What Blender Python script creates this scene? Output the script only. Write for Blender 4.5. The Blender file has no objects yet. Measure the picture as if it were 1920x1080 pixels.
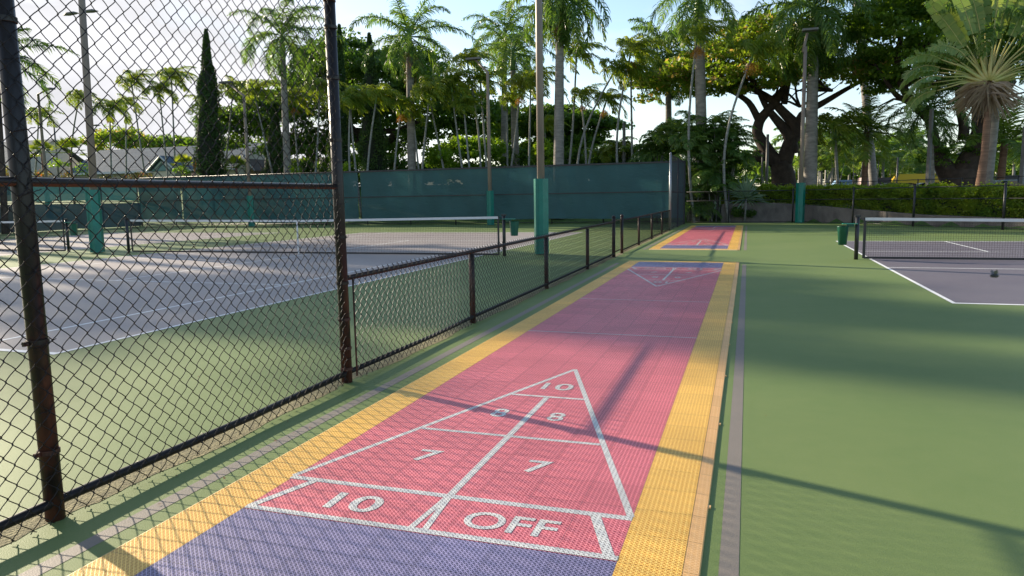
import bpy, math, random
import numpy as np
from mathutils import Matrix, Vector
rad = math.radians
rng = np.random.default_rng(7)
S = bpy.context.scene
COL = S.collection

# ------------------------------------------------------------------ camera
FPX, YAW, PITCH, ROLL, CH = 1336.01, .31947, .12538, -.01698, 1.55
Fw = np.array([-math.sin(YAW)*math.cos(PITCH), math.cos(YAW)*math.cos(PITCH), -math.sin(PITCH)])
Rt = np.array([math.cos(YAW), math.sin(YAW), 0.]); Up = np.cross(Rt, Fw)
Rr = math.cos(ROLL)*Rt+math.sin(ROLL)*Up; Ur = -math.sin(ROLL)*Rt+math.cos(ROLL)*Up
cd = bpy.data.cameras.new('camera'); cam = bpy.data.objects.new('camera', cd); COL.objects.link(cam)
cd.sensor_width = 36; cd.lens = 36*FPX/1920; cd.clip_start = .05; cd.clip_end = 3000
m = Matrix.Identity(4)
for i in range(3):
    m[i][0] = Rr[i]; m[i][1] = Ur[i]; m[i][2] = -Fw[i]
m[2][3] = CH
cam.matrix_world = m
S.camera = cam
cd.dof.use_dof = True; cd.dof.focus_distance = 9; cd.dof.aperture_fstop = 9

# ------------------------------------------------------------------ world, sun, exposure
SUN_EL, SUN_AZ = rad(19.7), rad(-70.1)          # azimuth from +Y towards +X
W = bpy.data.worlds.new('World'); S.world = W; W.use_nodes = True
nt = W.node_tree; nt.nodes.clear()
def N(t, ty, **k):
    n = t.nodes.new(ty)
    for a, b in k.items():
        if a.startswith('i_'): n.inputs[a[2:].replace('_', ' ')].default_value = b
        else: setattr(n, a, b)
    return n
sky = N(nt, 'ShaderNodeTexSky', sky_type='NISHITA', sun_disc=False, sun_elevation=SUN_EL, sun_rotation=SUN_AZ, air_density=1.0, dust_density=.6, ozone_density=1.3, altitude=10)
tc = N(nt, 'ShaderNodeTexCoord')
mp = N(nt, 'ShaderNodeMapping'); mp.inputs['Scale'].default_value = (1, 1, 3.2)
no = N(nt, 'ShaderNodeTexNoise'); no.inputs['Scale'].default_value = 2.2; no.inputs['Detail'].default_value = 7; no.inputs['Roughness'].default_value = .55
sx = N(nt, 'ShaderNodeSeparateXYZ')
nt.links.new(tc.outputs['Generated'], mp.inputs['Vector']); nt.links.new(mp.outputs[0], no.inputs['Vector'])
nt.links.new(tc.outputs['Generated'], sx.inputs[0])
def math_n(t, op, a, b=None, clamp=False):
    n = t.nodes.new('ShaderNodeMath'); n.operation = op; n.use_clamp = clamp
    for k, v in enumerate((a, b)):
        if v is None: continue
        if isinstance(v, (int, float)): n.inputs[k].default_value = v
        else: t.links.new(v, n.inputs[k])
    return n.outputs[0]
def maprange(t, v, a, b, c, d):
    n = t.nodes.new('ShaderNodeMapRange'); t.links.new(v, n.inputs[0])
    for k, q in enumerate((a, b, c, d)): n.inputs[k+1].default_value = q
    return n.outputs[0]
# cloud bank lies towards the left (-X), thinning to the right and upwards
wx = maprange(nt, sx.outputs['X'], -.30, -.62, 0, 1)
wz = maprange(nt, sx.outputs['Z'], .75, .15, 0, 1)
base = math_n(nt, 'MULTIPLY', wx, wz)
cl = math_n(nt, 'ADD', math_n(nt, 'MULTIPLY', base, .85), math_n(nt, 'MULTIPLY', math_n(nt, 'SUBTRACT', no.outputs['Fac'], .5), 2.0))
cl = maprange(nt, cl, .12, .62, 0, 1)
lowz = maprange(nt, sx.outputs['Z'], .22, 0, 0, .35)
cl2 = math_n(nt, 'MAXIMUM', cl, lowz)
shade = maprange(nt, no.outputs['Fac'], .35, .75, .62, 1.1)
ccol = N(nt, 'ShaderNodeMix', data_type='RGBA', blend_type='MULTIPLY'); ccol.inputs[0].default_value = 1
ccol.inputs[6].default_value = (5.0, 5.0, 5.2, 1)
nt.links.new(shade, ccol.inputs[7])
mx = N(nt, 'ShaderNodeMix', data_type='RGBA')
nt.links.new(cl2, mx.inputs[0]); nt.links.new(sky.outputs[0], mx.inputs[6]); nt.links.new(ccol.outputs[2], mx.inputs[7])
bg = N(nt, 'ShaderNodeBackground'); bg.inputs[1].default_value = .122
out = N(nt, 'ShaderNodeOutputWorld')
nt.links.new(mx.outputs[2], bg.inputs[0]); nt.links.new(bg.outputs[0], out.inputs[0])
ld = bpy.data.lights.new('sun', 'SUN'); ld.energy = 4.8; ld.angle = rad(.8); ld.color = (1, .86, .66)
sun = bpy.data.objects.new('sun', ld); COL.objects.link(sun)
sd = Vector((math.sin(SUN_AZ)*math.cos(SUN_EL), math.cos(SUN_AZ)*math.cos(SUN_EL), math.sin(SUN_EL)))
sun.rotation_euler = sd.to_track_quat('Z', 'Y').to_euler(); sun.location = (-30, 10, 20)
S.view_settings.view_transform = 'Standard'; S.view_settings.look = 'None'
S.view_settings.exposure = 1.05; S.view_settings.gamma = 1
S.cycles.transparent_max_bounces = 12; S.cycles.max_bounces = 6

# ------------------------------------------------------------------ placing helpers
def ray(x, y): return Fw+Rr*(x-960)/FPX-Ur*(y-540)/FPX
def at(x, y, Y):
    r = ray(x, y); return r*(Y/r[1])+np.array([0, 0, CH])
def ppm(Y, x=960):  # photo pixels per metre at plane Y
    r = ray(x, 400); return FPX/((r*(Y/r[1]))@Fw)

# ------------------------------------------------------------------ mesh builder
class MB:
    def __init__(s): s.v = []; s.f = []; s.n = 0
    def add(s, v, f):
        v = np.asarray(v, float).reshape(-1, 3); f = np.asarray(f, int)
        s.v.append(v); s.f.append(f+s.n); s.n += len(v)
    def mesh(s, name, off=(0, 0, 0), smooth=False):
        me = bpy.data.meshes.new(name)
        V = np.concatenate(s.v)-np.array(off)
        me.vertices.add(len(V)); me.vertices.foreach_set('co', V.astype(np.float32).ravel())
        li = np.concatenate([f.ravel() for f in s.f])
        tot = np.concatenate([np.full(len(f), f.shape[1]) for f in s.f])
        st = np.concatenate([[0], np.cumsum(tot)[:-1]])
        me.loops.add(len(li)); me.loops.foreach_set('vertex_index', li.astype(np.int32))
        me.polygons.add(len(tot)); me.polygons.foreach_set('loop_start', st.astype(np.int32)); me.polygons.foreach_set('loop_total', tot.astype(np.int32))
        me.polygons.foreach_set('use_smooth', np.full(len(tot), bool(smooth)))
        me.update(calc_edges=True); me.validate()
        return me
    def box(s, c, d, rz=0, ax=None):
        c = np.array(c, float); h = np.array(d, float)/2
        p = np.array([[x, y, z] for x in (-1, 1) for y in (-1, 1) for z in (-1, 1)])*h
        if rz:
            q = p.copy(); q[:, 0] = p[:, 0]*math.cos(rz)-p[:, 1]*math.sin(rz); q[:, 1] = p[:, 0]*math.sin(rz)+p[:, 1]*math.cos(rz); p = q
        s.add(p+c, [[0, 1, 3, 2], [4, 6, 7, 5], [0, 4, 5, 1], [2, 3, 7, 6], [0, 2, 6, 4], [1, 5, 7, 3]])
        return s
    def tube(s, P, R, n=8, cap=True):
        P = np.asarray(P, float); k = len(P); R = np.full(k, R, float) if np.isscalar(R) else np.asarray(R, float)
        T = np.gradient(P, axis=0); T /= np.linalg.norm(T, axis=1)[:, None]+1e-12
        u = np.cross(T[0], [0, 0, 1.]); 
        if np.linalg.norm(u) < .1: u = np.array([1., 0, 0])
        rings = []; a = np.arange(n)*2*math.pi/n
        for i in range(k):
            u = u-T[i]*(u@T[i]); u /= np.linalg.norm(u); w = np.cross(T[i], u)
            rings.append(P[i]+R[i]*(np.cos(a)[:, None]*u+np.sin(a)[:, None]*w))
        V = np.concatenate(rings); i0 = np.arange(n); i1 = (i0+1) % n
        F = np.concatenate([np.stack([r*n+i0, r*n+i1, (r+1)*n+i1, (r+1)*n+i0], 1) for r in range(k-1)])
        s.add(V, F)
        if cap:
            base = s.n-len(V)
            s.f.append(np.array([list(range(base+n-1, base-1, -1))])); s.f.append(np.array([list(range(s.n-n, s.n))]))
        return s
    def prism(s, poly, z0, z1):
        n = len(poly); lo = [(x, y, z0) for x, y in poly]; hi = [(x, y, z1) for x, y in poly]
        s.add(lo+hi, [[i, (i+1) % n, n+(i+1) % n, n+i] for i in range(n)])
        b = s.n-2*n; s.f.append(np.array([list(range(b+n-1, b-1, -1))])); s.f.append(np.array([list(range(b+n, b+2*n))]))
        return s
    def extr(s, poly, D):  # extrude 3D polygon by vector
        n = len(poly); P = np.array(poly, float); D = np.array(D, float)
        s.add(np.concatenate([P, P+D]), [[i, (i+1) % n, n+(i+1) % n, n+i] for i in range(n)])
        b = s.n-2*n; s.f.append(np.array([list(range(b+n-1, b-1, -1))])); s.f.append(np.array([list(range(b+n, b+2*n))]))
        return s
    def flat(s, poly, z):
        s.add([(x, y, z) for x, y in poly], [list(range(len(poly)))]); return s
    def rect(s, x0, y0, x1, y1, z): return s.flat([(x0, y0), (x1, y0), (x1, y1), (x0, y1)], z)
    def line(s, a, b, w, z):
        a = np.array(a, float); b = np.array(b, float); t = (b-a)/np.linalg.norm(b-a); n = np.array([-t[1], t[0]])*w/2
        return s.flat([a+n*-1, b-n, b+n, a+n], z)

ORG = {}
def tag(o, label, cat, group=None, kind=None):
    if label: o['label'] = label
    if cat: o['category'] = cat
    if group: o['group'] = group
    if kind: o['kind'] = kind
    return o
def thing(name, label, cat, loc=(0, 0, 0), group=None):
    o = bpy.data.objects.new(name, None); COL.objects.link(o); o.location = loc; o.empty_display_size = .3
    ORG[o.name] = np.array(loc, float); return tag(o, label, cat, group)
def mk(name, mb, mat, parent=None, smooth=False, label=None):
    off = ORG[parent.name] if parent is not None else np.zeros(3)
    me = mb.mesh(name, off, smooth) if isinstance(mb, MB) else mb
    if mat and not me.materials: me.materials.append(mat)
    o = bpy.data.objects.new(name, me); COL.objects.link(o)
    if parent is not None: o.parent = parent
    ORG[o.name] = off
    if label: o['label'] = label
    return o
def solo(name, mb, mat, label, cat, group=None, kind=None, smooth=False):
    me = mb.mesh(name, (0, 0, 0), smooth); me.materials.append(mat)
    o = bpy.data.objects.new(name, me); COL.objects.link(o); ORG[o.name] = np.zeros(3)
    return tag(o, label, cat, group, kind)
def struct(name, mb, mat, kind='structure', smooth=False): return solo(name, mb, mat, None, None, None, kind, smooth)

# ------------------------------------------------------------------ materials
def mat(name, col, rough=.6, spec=.5, var=.0, vscale=5, bump=0, bscale=40, metal=0, col2=None, stretch=(1, 1, 1), coat=0, sheen=0):
    M = bpy.data.materials.new(name); M.use_nodes = True; t = M.node_tree; b = t.nodes['Principled BSDF']
    b.inputs['Roughness'].default_value = rough; b.inputs['Specular IOR Level'].default_value = spec; b.inputs['Metallic'].default_value = metal
    g = N(t, 'ShaderNodeNewGeometry'); mpn = N(t, 'ShaderNodeMapping'); mpn.inputs['Scale'].default_value = stretch
    t.links.new(g.outputs['Position'], mpn.inputs[0])
    if var or col2:
        n = N(t, 'ShaderNodeTexNoise'); n.inputs['Scale'].default_value = vscale; n.inputs['Detail'].default_value = 6; n.inputs['Roughness'].default_value = .62
        t.links.new(mpn.outputs[0], n.inputs['Vector'])
        x = N(t, 'ShaderNodeMix', data_type='RGBA')
        c2 = col2 or tuple(c*(1-var) for c in col)
        c1 = col if col2 else tuple(min(1, c*(1+var)) for c in col)
        x.inputs[6].default_value = (*c1, 1); x.inputs[7].default_value = (*c2, 1)
        t.links.new(maprange(t, n.outputs['Fac'], .35, .65, 0, 1), x.inputs[0]); t.links.new(x.outputs[2], b.inputs['Base Color'])
    else: b.inputs['Base Color'].default_value = (*col, 1)
    if bump:
        n2 = N(t, 'ShaderNodeTexNoise'); n2.inputs['Scale'].default_value = bscale; n2.inputs['Detail'].default_value = 4
        t.links.new(mpn.outputs[0], n2.inputs['Vector'])
        bp = N(t, 'ShaderNodeBump'); bp.inputs['Strength'].default_value = bump; bp.inputs['Distance'].default_value = .02
        t.links.new(n2.outputs['Fac'], bp.inputs['Height']); t.links.new(bp.outputs[0], b.inputs['Normal'])
    return M
def leafmat(name, c1, c2, trans=.35, rough=.45, c3=None):
    M = bpy.data.materials.new(name); M.use_nodes = True; t = M.node_tree; b = t.nodes['Principled BSDF']; o = t.nodes['Material Output']
    b.inputs['Roughness'].default_value = rough; b.inputs['Specular IOR Level'].default_value = .35
    g = N(t, 'ShaderNodeNewGeometry'); x = N(t, 'ShaderNodeMix', data_type='RGBA')
    x.inputs[6].default_value = (*c1, 1); x.inputs[7].default_value = (*c2, 1)
    n = N(t, 'ShaderNodeTexNoise'); n.inputs['Scale'].default_value = .7; n.inputs['Detail'].default_value = 3; t.links.new(g.outputs['Position'], n.inputs['Vector'])
    f = math_n(t, 'ADD', math_n(t, 'MULTIPLY', g.outputs['Random Per Island'], .6), math_n(t, 'SUBTRACT', math_n(t, 'MULTIPLY', n.outputs['Fac'], 1.6), .6), clamp=True)
    t.links.new(f, x.inputs[0]); co = x.outputs[2]
    if c3:
        y = N(t, 'ShaderNodeMix', data_type='RGBA'); y.inputs[7].default_value = (*c3, 1); t.links.new(co, y.inputs[6])
        t.links.new(math_n(t, 'GREATER_THAN', g.outputs['Random Per Island'], .86), y.inputs[0]); co = y.outputs[2]
    tr = N(t, 'ShaderNodeBsdfTranslucent'); s = N(t, 'ShaderNodeMixShader'); s.inputs[0].default_value = trans
    gm = N(t, 'ShaderNodeMix', data_type='RGBA', blend_type='MULTIPLY'); gm.inputs[0].default_value = 1; gm.inputs[7].default_value = (1.9, 1.75, .7, 1)
    t.links.new(co, gm.inputs[6]); t.links.new(gm.outputs[2], tr.inputs[0])
    t.links.new(co, b.inputs['Base Color']); t.links.new(b.outputs[0], s.inputs[1]); t.links.new(tr.outputs[0], s.inputs[2]); t.links.new(s.outputs[0], o.inputs[0])
    return M
def tilemat(name, rib, hole, dx=.2714, dy=.2719, x0=-2.39, y0=2.83, ribw=.22, spec=.42, line=.7):
    """perforated interlocking tile: lattice of ribs (lines, cross lines and both diagonals) over openings painted dark for their shaded depth"""
    M = bpy.data.materials.new(name); M.use_nodes = True; t = M.node_tree; b = t.nodes['Principled BSDF']
    b.inputs['Roughness'].default_value = .42; b.inputs['Specular IOR Level'].default_value = spec
    g = N(t, 'ShaderNodeNewGeometry'); s = N(t, 'ShaderNodeSeparateXYZ'); t.links.new(g.outputs['Position'], s.inputs[0])
    u = math_n(t, 'DIVIDE', math_n(t, 'SUBTRACT', s.outputs['X'], x0), dx/12); v = math_n(t, 'DIVIDE', math_n(t, 'SUBTRACT', s.outputs['Y'], y0), dy/12)
    def tri(q):   # distance to the nearest rib centre, 0..0.5
        return math_n(t, 'ABSOLUTE', math_n(t, 'SUBTRACT', math_n(t, 'FRACT', math_n(t, 'ADD', q, .5)), .5))
    a = tri(u); d1 = tri(math_n(t, 'MULTIPLY', math_n(t, 'ADD', u, v), 1)); d2 = tri(math_n(t, 'SUBTRACT', u, v)); h = tri(v)
    mn = math_n(t, 'MINIMUM', math_n(t, 'MINIMUM', math_n(t, 'MULTIPLY', a, 1.25), math_n(t, 'MULTIPLY', math_n(t, 'MINIMUM', d1, d2), .68)), math_n(t, 'MULTIPLY', h, 2.6))
    rb = maprange(t, mn, ribw*.28, ribw*.48, 1, 0)
    U = math_n(t, 'DIVIDE', u, 12); Vv = math_n(t, 'DIVIDE', v, 12)
    seam = math_n(t, 'MINIMUM', tri(U), tri(Vv)); sm = maprange(t, seam, .004, .010, 1, 0)
    n = N(t, 'ShaderNodeTexNoise'); n.inputs['Scale'].default_value = 1.3; n.inputs['Detail'].default_value = 5; t.links.new(g.outputs['Position'], n.inputs['Vector'])
    wn = N(t, 'ShaderNodeTexWhiteNoise', noise_dimensions='2D'); cb = N(t, 'ShaderNodeCombineXYZ')
    t.links.new(math_n(t, 'FLOOR', U), cb.inputs[0]); t.links.new(math_n(t, 'FLOOR', Vv), cb.inputs[1]); t.links.new(cb.outputs[0], wn.inputs['Vector'])
    x = N(t, 'ShaderNodeMix', data_type='RGBA'); x.inputs[6].default_value = (*hole, 1); x.inputs[7].default_value = (*rib, 1); t.links.new(rb, x.inputs[0])  # hole colour carries the shade of the openings, no real depth
    k = math_n(t, 'ADD', math_n(t, 'MULTIPLY', n.outputs['Fac'], .5), math_n(t, 'ADD', math_n(t, 'MULTIPLY', wn.outputs['Value'], .14), .68))
    k = math_n(t, 'MULTIPLY', k, math_n(t, 'SUBTRACT', 1., math_n(t, 'MULTIPLY', sm, .75*line)))
    y = N(t, 'ShaderNodeMix', data_type='RGBA', blend_type='MULTIPLY'); y.inputs[0].default_value = 1
    t.links.new(x.outputs[2], y.inputs[6]); t.links.new(k, y.inputs[7]); t.links.new(y.outputs[2], b.inputs['Base Color'])
    bp = N(t, 'ShaderNodeBump'); bp.inputs['Strength'].default_value = .25; bp.inputs['Distance'].default_value = .003
    t.links.new(math_n(t, 'SUBTRACT', rb, sm), bp.inputs['Height']); t.links.new(bp.outputs[0], b.inputs['Normal'])
    return M
def rustmat(name):
    M = bpy.data.materials.new(name); M.use_nodes = True; t = M.node_tree; b = t.nodes['Principled BSDF']
    b.inputs['Roughness'].default_value = .38
    g = N(t, 'ShaderNodeNewGeometry'); s = N(t, 'ShaderNodeSeparateXYZ'); t.links.new(g.outputs['Position'], s.inputs[0])
    sn = N(t, 'ShaderNodeSeparateXYZ'); t.links.new(g.outputs['True Normal'], sn.inputs[0])
    n = N(t, 'ShaderNodeTexNoise'); n.inputs['Scale'].default_value = 9; n.inputs['Detail'].default_value = 8; n.inputs['Roughness'].default_value = .7
    mpn = N(t, 'ShaderNodeMapping'); mpn.inputs['Scale'].default_value = (1, 1, .35); t.links.new(g.outputs['Position'], mpn.inputs[0]); t.links.new(mpn.outputs[0], n.inputs['Vector'])
    low = maprange(t, s.outputs['Z'], 1.5, .1, 0, .55); und = maprange(t, sn.outputs['Z'], -.1, -.75, 0, .9)
    w = math_n(t, 'ADD', math_n(t, 'MAXIMUM', low, und), math_n(t, 'MULTIPLY', math_n(t, 'SUBTRACT', n.outputs['Fac'], .5), 1.7))
    w = maprange(t, w, .25, .75, 0, 1)
    x = N(t, 'ShaderNodeMix', data_type='RGBA'); x.inputs[6].default_value = (.016, .013, .013, 1); x.inputs[7].default_value = (.115, .038, .022, 1); b.inputs['Specular IOR Level'].default_value = .3
    t.links.new(w, x.inputs[0]); t.links.new(x.outputs[2], b.inputs['Base Color'])
    t.links.new(maprange(t, w, 0, 1, .35, .8), b.inputs['Roughness'])
    bp = N(t, 'ShaderNodeBump'); bp.inputs['Strength'].default_value = .25; bp.inputs['Distance'].default_value = .004; t.links.new(n.outputs['Fac'], bp.inputs['Height']); t.links.new(bp.outputs[0], b.inputs['Normal'])
    return M
def acrylic(name, c1, c2, rough=.55, spec=.4):
    M = bpy.data.materials.new(name); M.use_nodes = True; t = M.node_tree; b = t.nodes['Principled BSDF']
    b.inputs['Roughness'].default_value = rough; b.inputs['Specular IOR Level'].default_value = spec
    g = N(t, 'ShaderNodeNewGeometry')
    def noise(sc, det, rg=.6):
        n = N(t, 'ShaderNodeTexNoise'); n.inputs['Scale'].default_value = sc; n.inputs['Detail'].default_value = det; n.inputs['Roughness'].default_value = rg
        t.links.new(g.outputs['Position'], n.inputs['Vector']); return n.outputs['Fac']
    big = noise(.35, 5); fine = noise(160, 2); mid = noise(6, 5)
    f = math_n(t, 'ADD', math_n(t, 'MULTIPLY', big, .75), math_n(t, 'ADD', math_n(t, 'MULTIPLY', mid, .25), math_n(t, 'MULTIPLY', math_n(t, 'SUBTRACT', fine, .5), .8)))
    x = N(t, 'ShaderNodeMix', data_type='RGBA'); x.inputs[6].default_value = (*c1, 1); x.inputs[7].default_value = (*c2, 1)
    t.links.new(maprange(t, f, .3, .7, 0, 1), x.inputs[0])
    sp = maprange(t, noise(38, 1), .80, .83, 0, .5)   # stray grit
    y = N(t, 'ShaderNodeMix', data_type='RGBA'); y.inputs[7].default_value = (.4, .4, .34, 1); t.links.new(sp, y.inputs[0]); t.links.new(x.outputs[2], y.inputs[6])
    t.links.new(y.outputs[2], b.inputs['Base Color'])
    bp = N(t, 'ShaderNodeBump'); bp.inputs['Strength'].default_value = .35; bp.inputs['Distance'].default_value = .004; t.links.new(fine, bp.inputs['Height']); t.links.new(bp.outputs[0], b.inputs['Normal'])
    return M
GREEN = acrylic('green acrylic', (.118, .180, .056), (.168, .218, .076), .6, .22)
PURP = acrylic('purple acrylic', (.265, .230, .220), (.335, .295, .275), .55, .35)
STRIPE = acrylic('faded purple paint', (.165, .15, .125), (.225, .19, .16), .6)
WHITE = mat('white line paint', (.74, .75, .74), .6, var=.08, vscale=8)
RED = tilemat('red tile', (.86, .26, .29), (.22, .004, .015))
PURT = tilemat('purple tile', (.31, .28, .47), (.010, .008, .034))
YEL = tilemat('yellow tile', (.92, .62, .15), (.46, .17, .004), x0=-.49)
RAMP = tilemat('ramp tile', (.82, .50, .22), (.68, .36, .12), x0=-.49, ribw=.2)
WHT = tilemat('white painted ribs', (.70, .70, .66), (.07, .055, .055), ribw=.32, line=.5)
EDGE = mat('cream edge', (.85, .60, .30), .45, var=.06)
RUST = rustmat('rusty black steel')
VINYL = mat('black vinyl wire', (.012, .010, .011), .45, spec=.25)
BLACK = mat('black paint', (.02, .02, .022), .4)
DIRT = mat('sandy edge', (.19, .17, .085), .9, var=.35, vscale=14, bump=.8, bscale=60)
PAD = mat('green vinyl pad', (.0, .155, .115), .38, var=.12, vscale=3, bump=.4, bscale=9)
BIN = mat('green plastic', (.004, .085, .055), .38, var=.1)
TRAY = mat('light green plastic', (.01, .20, .14), .4)
POLE = mat('brown painted steel', (.20, .155, .12), .5, var=.15, vscale=4, stretch=(1, 1, .3))
GREYP = mat('grey weathered pole', (.13, .125, .12), .6, var=.2, vscale=5)
NETM = mat('black net cord', (.012, .012, .013), .7)
BAND = mat('white net band', (.62, .62, .62), .7, var=.06)
CONC = mat('stained concrete', (.24, .21, .18), .85, col2=(.11, .095, .085), vscale=1.4, bump=.5, bscale=20, stretch=(1, 1, .6))
GRASS = mat('lawn', (.10, .20, .03), .8, col2=(.05, .11, .018), vscale=3, bump=1, bscale=50)
ASPH = mat('asphalt', (.05, .05, .052), .85, var=.2, bump=.4)
PALMB = mat('palm bark', (.27, .245, .215), .85, col2=(.15, .135, .115), vscale=2.2, stretch=(1, 1, 3.2), bump=.7, bscale=9)
PALMR = mat('ringed red brown bark', (.24, .14, .09), .85, col2=(.13, .07, .045), vscale=1.6, stretch=(.6, .6, 9), bump=1, bscale=6)
THINB = mat('thin palm bark', (.27, .27, .25), .8, col2=(.15, .15, .135), vscale=2, stretch=(1, 1, 6), bump=.4)
BARK = mat('dark bark', (.075, .052, .038), .9, col2=(.035, .024, .018), vscale=3, bump=1, bscale=12)
SHAFT = mat('palm crownshaft', (.12, .22, .06), .4, var=.25, vscale=1.5)
FROND = leafmat('palm leaf', (.055, .135, .035), (.13, .20, .045), .5, .35)
FRONDY = leafmat('yellow green palm leaf', (.09, .18, .02), (.22, .25, .035), .52, .4)
FRONDC = leafmat('coconut leaf', (.07, .16, .03), (.17, .22, .04), .5, .35)
DEAD = leafmat('dead palm leaf', (.20, .09, .04), (.13, .065, .03), .25, .8)
FRUIT = leafmat('orange palm fruit', (.42, .20, .03), (.30, .13, .02), .2, .6)
LEAF = leafmat('broad tree leaf', (.055, .13, .020), (.14, .22, .026), .55)
LEAFF = leafmat('flowering tree leaf', (.10, .20, .024), (.21, .27, .034), .55, c3=(.34, .25, .13))
LEAFD = leafmat('dark tree leaf', (.042, .105, .020), (.095, .165, .026), .5)
CYP = leafmat('cypress leaf', (.026, .070, .020), (.07, .12, .025), .2, .7)
BUSH = leafmat('bright bush leaf', (.10, .21, .02), (.20, .30, .03), .55)
HEDGE = leafmat('hedge leaf', (.09, .19, .015), (.26, .33, .02), .45)
CROTON = leafmat('croton leaf', (.20, .14, .03), (.10, .13, .03), .35, c3=(.45, .12, .03))
CORE = mat('dark core', (.012, .018, .008), .95)  # near black filler added inside foliage to make it opaque

# ------------------------------------------------------------------ ground and courts
def hgt(x, y):
    s = lambda t: np.clip(t, 0, 1)**2*(3-2*np.clip(t, 0, 1))
    back = s((y-41.0)/10)*2.7*s((-2-x)/3.)
    left = s((-42.5-x)/10)*1.2
    fl = np.where(x < 2.4, 41.8, 41.8-(x-2.4)*1.25)
    right = s((y-fl-1.2)/1.5)*.75*s((x+5)/3)
    return np.maximum(np.maximum(back, left), right)
gx = np.unique(np.concatenate([np.linspace(-600, -80, 12), np.linspace(-80, 60, 141), np.linspace(60, 600, 12)]))
gy = np.unique(np.concatenate([np.linspace(-200, -10, 6), np.linspace(-10, 80, 91), np.linspace(80, 1200, 14)]))
X, Y = np.meshgrid(gx, gy); Z = hgt(X, Y)-.03
g = MB(); nx, ny = len(gx), len(gy)
idx = np.arange(nx*ny).reshape(ny, nx)
g.add(np.stack([X.ravel(), Y.ravel(), Z.ravel()], 1), np.stack([idx[:-1, :-1].ravel(), idx[:-1, 1:].ravel(), idx[1:, 1:].ravel(), idx[1:, :-1].ravel()], 1))
struct('ground', g, GRASS, smooth=True)
RF = [(-3.25, 41.0), (2.4, 41.3), (4.9, 38.6), (7.0, 35.8), (9.5, 32.6), (12.5, 29.2), (16, 26)]   # line of the right-hand boundary fence
g = MB().flat([(-41, -9), (22, -9), (22, 22), (16, 26), (12.5, 29.2), (9.5, 32.6), (7, 35.8), (4.9, 38.6), (2.4, 41.3), (-3.25, 41), (-3.25, 40.2), (-41, 40.2)], 0)
struct('green_court_surface', g, GREEN)
YN = 18.2
g = MB().rect(-17.85, 5.5, -6.88, 30.9, .002).rect(-33.6, 5.5, -22.6, 30.9, .002)
struct('purple_court_surface', g, PURP)
struct('shaded_court_surface', MB().rect(2.72, 11.2, 8.9, 25.1, .002), acrylic('shaded purple acrylic', (.125, .110, .135), (.165, .148, .165), .55, .3))  # court purple made darker, its shade put into the base colour
g = MB()
def court_lines(g, x0, x1, y0, y1, ys, yf, inset, z=.004, w=.06):
    g.line((x0, y0), (x1, y0), .09, z); g.line((x0, y1), (x1, y1), .09, z)
    for x in (x0+.03, x1-.03): g.line((x, y0+.045), (x, y1-.045), w, z+(0 if x in (x0, x1) else 0))
    e = inset
    if e:
        for x in (x0+e, x1-e): g.line((x, y0+.045), (x, y1-.045), w, z)
    for y in (ys, yf): g.line((x0+e+.031, y), (x1-e-.031, y), w, z+.001)
    xm = (x0+x1)/2
    if inset: g.line((xm, ys+.03), (xm, yf-.03), w, z)
    else:
        g.line((xm, y0+.05), (xm, ys-.03), w, z); g.line((xm, yf+.03), (xm, y1-.05), w, z)
court_lines(g, -17.85, -6.88, 5.5, 30.9, 11.3, 24.9, 1.37)
court_lines(g, -33.6, -22.6, 5.5, 30.9, 11.3, 24.9, 1.37)
court_lines(g, 2.72, 8.9, 11.2, 25.1, 16.3, 20.8, 0)
struct('court_lines', g, WHITE)
g = MB().rect(-.08, -2, .0, 16.6, .0015).rect(-.08, 20.9, .0, 37.2, .0015)
g.rect(-2.90, -2, -2.81, 16.6, .0015).rect(-2.90, 20.9, -2.81, 37.2, .0015)
struct('old_painted_stripes', g, STRIPE)
# sandy strip with an uneven edge under the fence
g = MB(); ys = np.linspace(-4, 32, 500)
r1 = .05+.022*np.sin(ys*2.1)+.02*np.sin(ys*5.3+1)+rng.normal(0, .004, 500)
d0 = np.minimum(abs(ys[:, None]-np.array([[2.5, 5.25, 8.24, 11.7, 15.0]])).min(1), 1)
r1 = np.where(d0 < .16, r1*.35, r1)
V = np.concatenate([np.stack([np.full(500, -3.38)+rng.normal(0, .004, 500), ys, np.full(500, .002)], 1), np.stack([-3.25+r1, ys, np.full(500, .002)], 1)])
i = np.arange(499); g.add(V, np.stack([i, i+500, i+501, i+1], 1)); struct('dirt_strip', g, DIRT)

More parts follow.
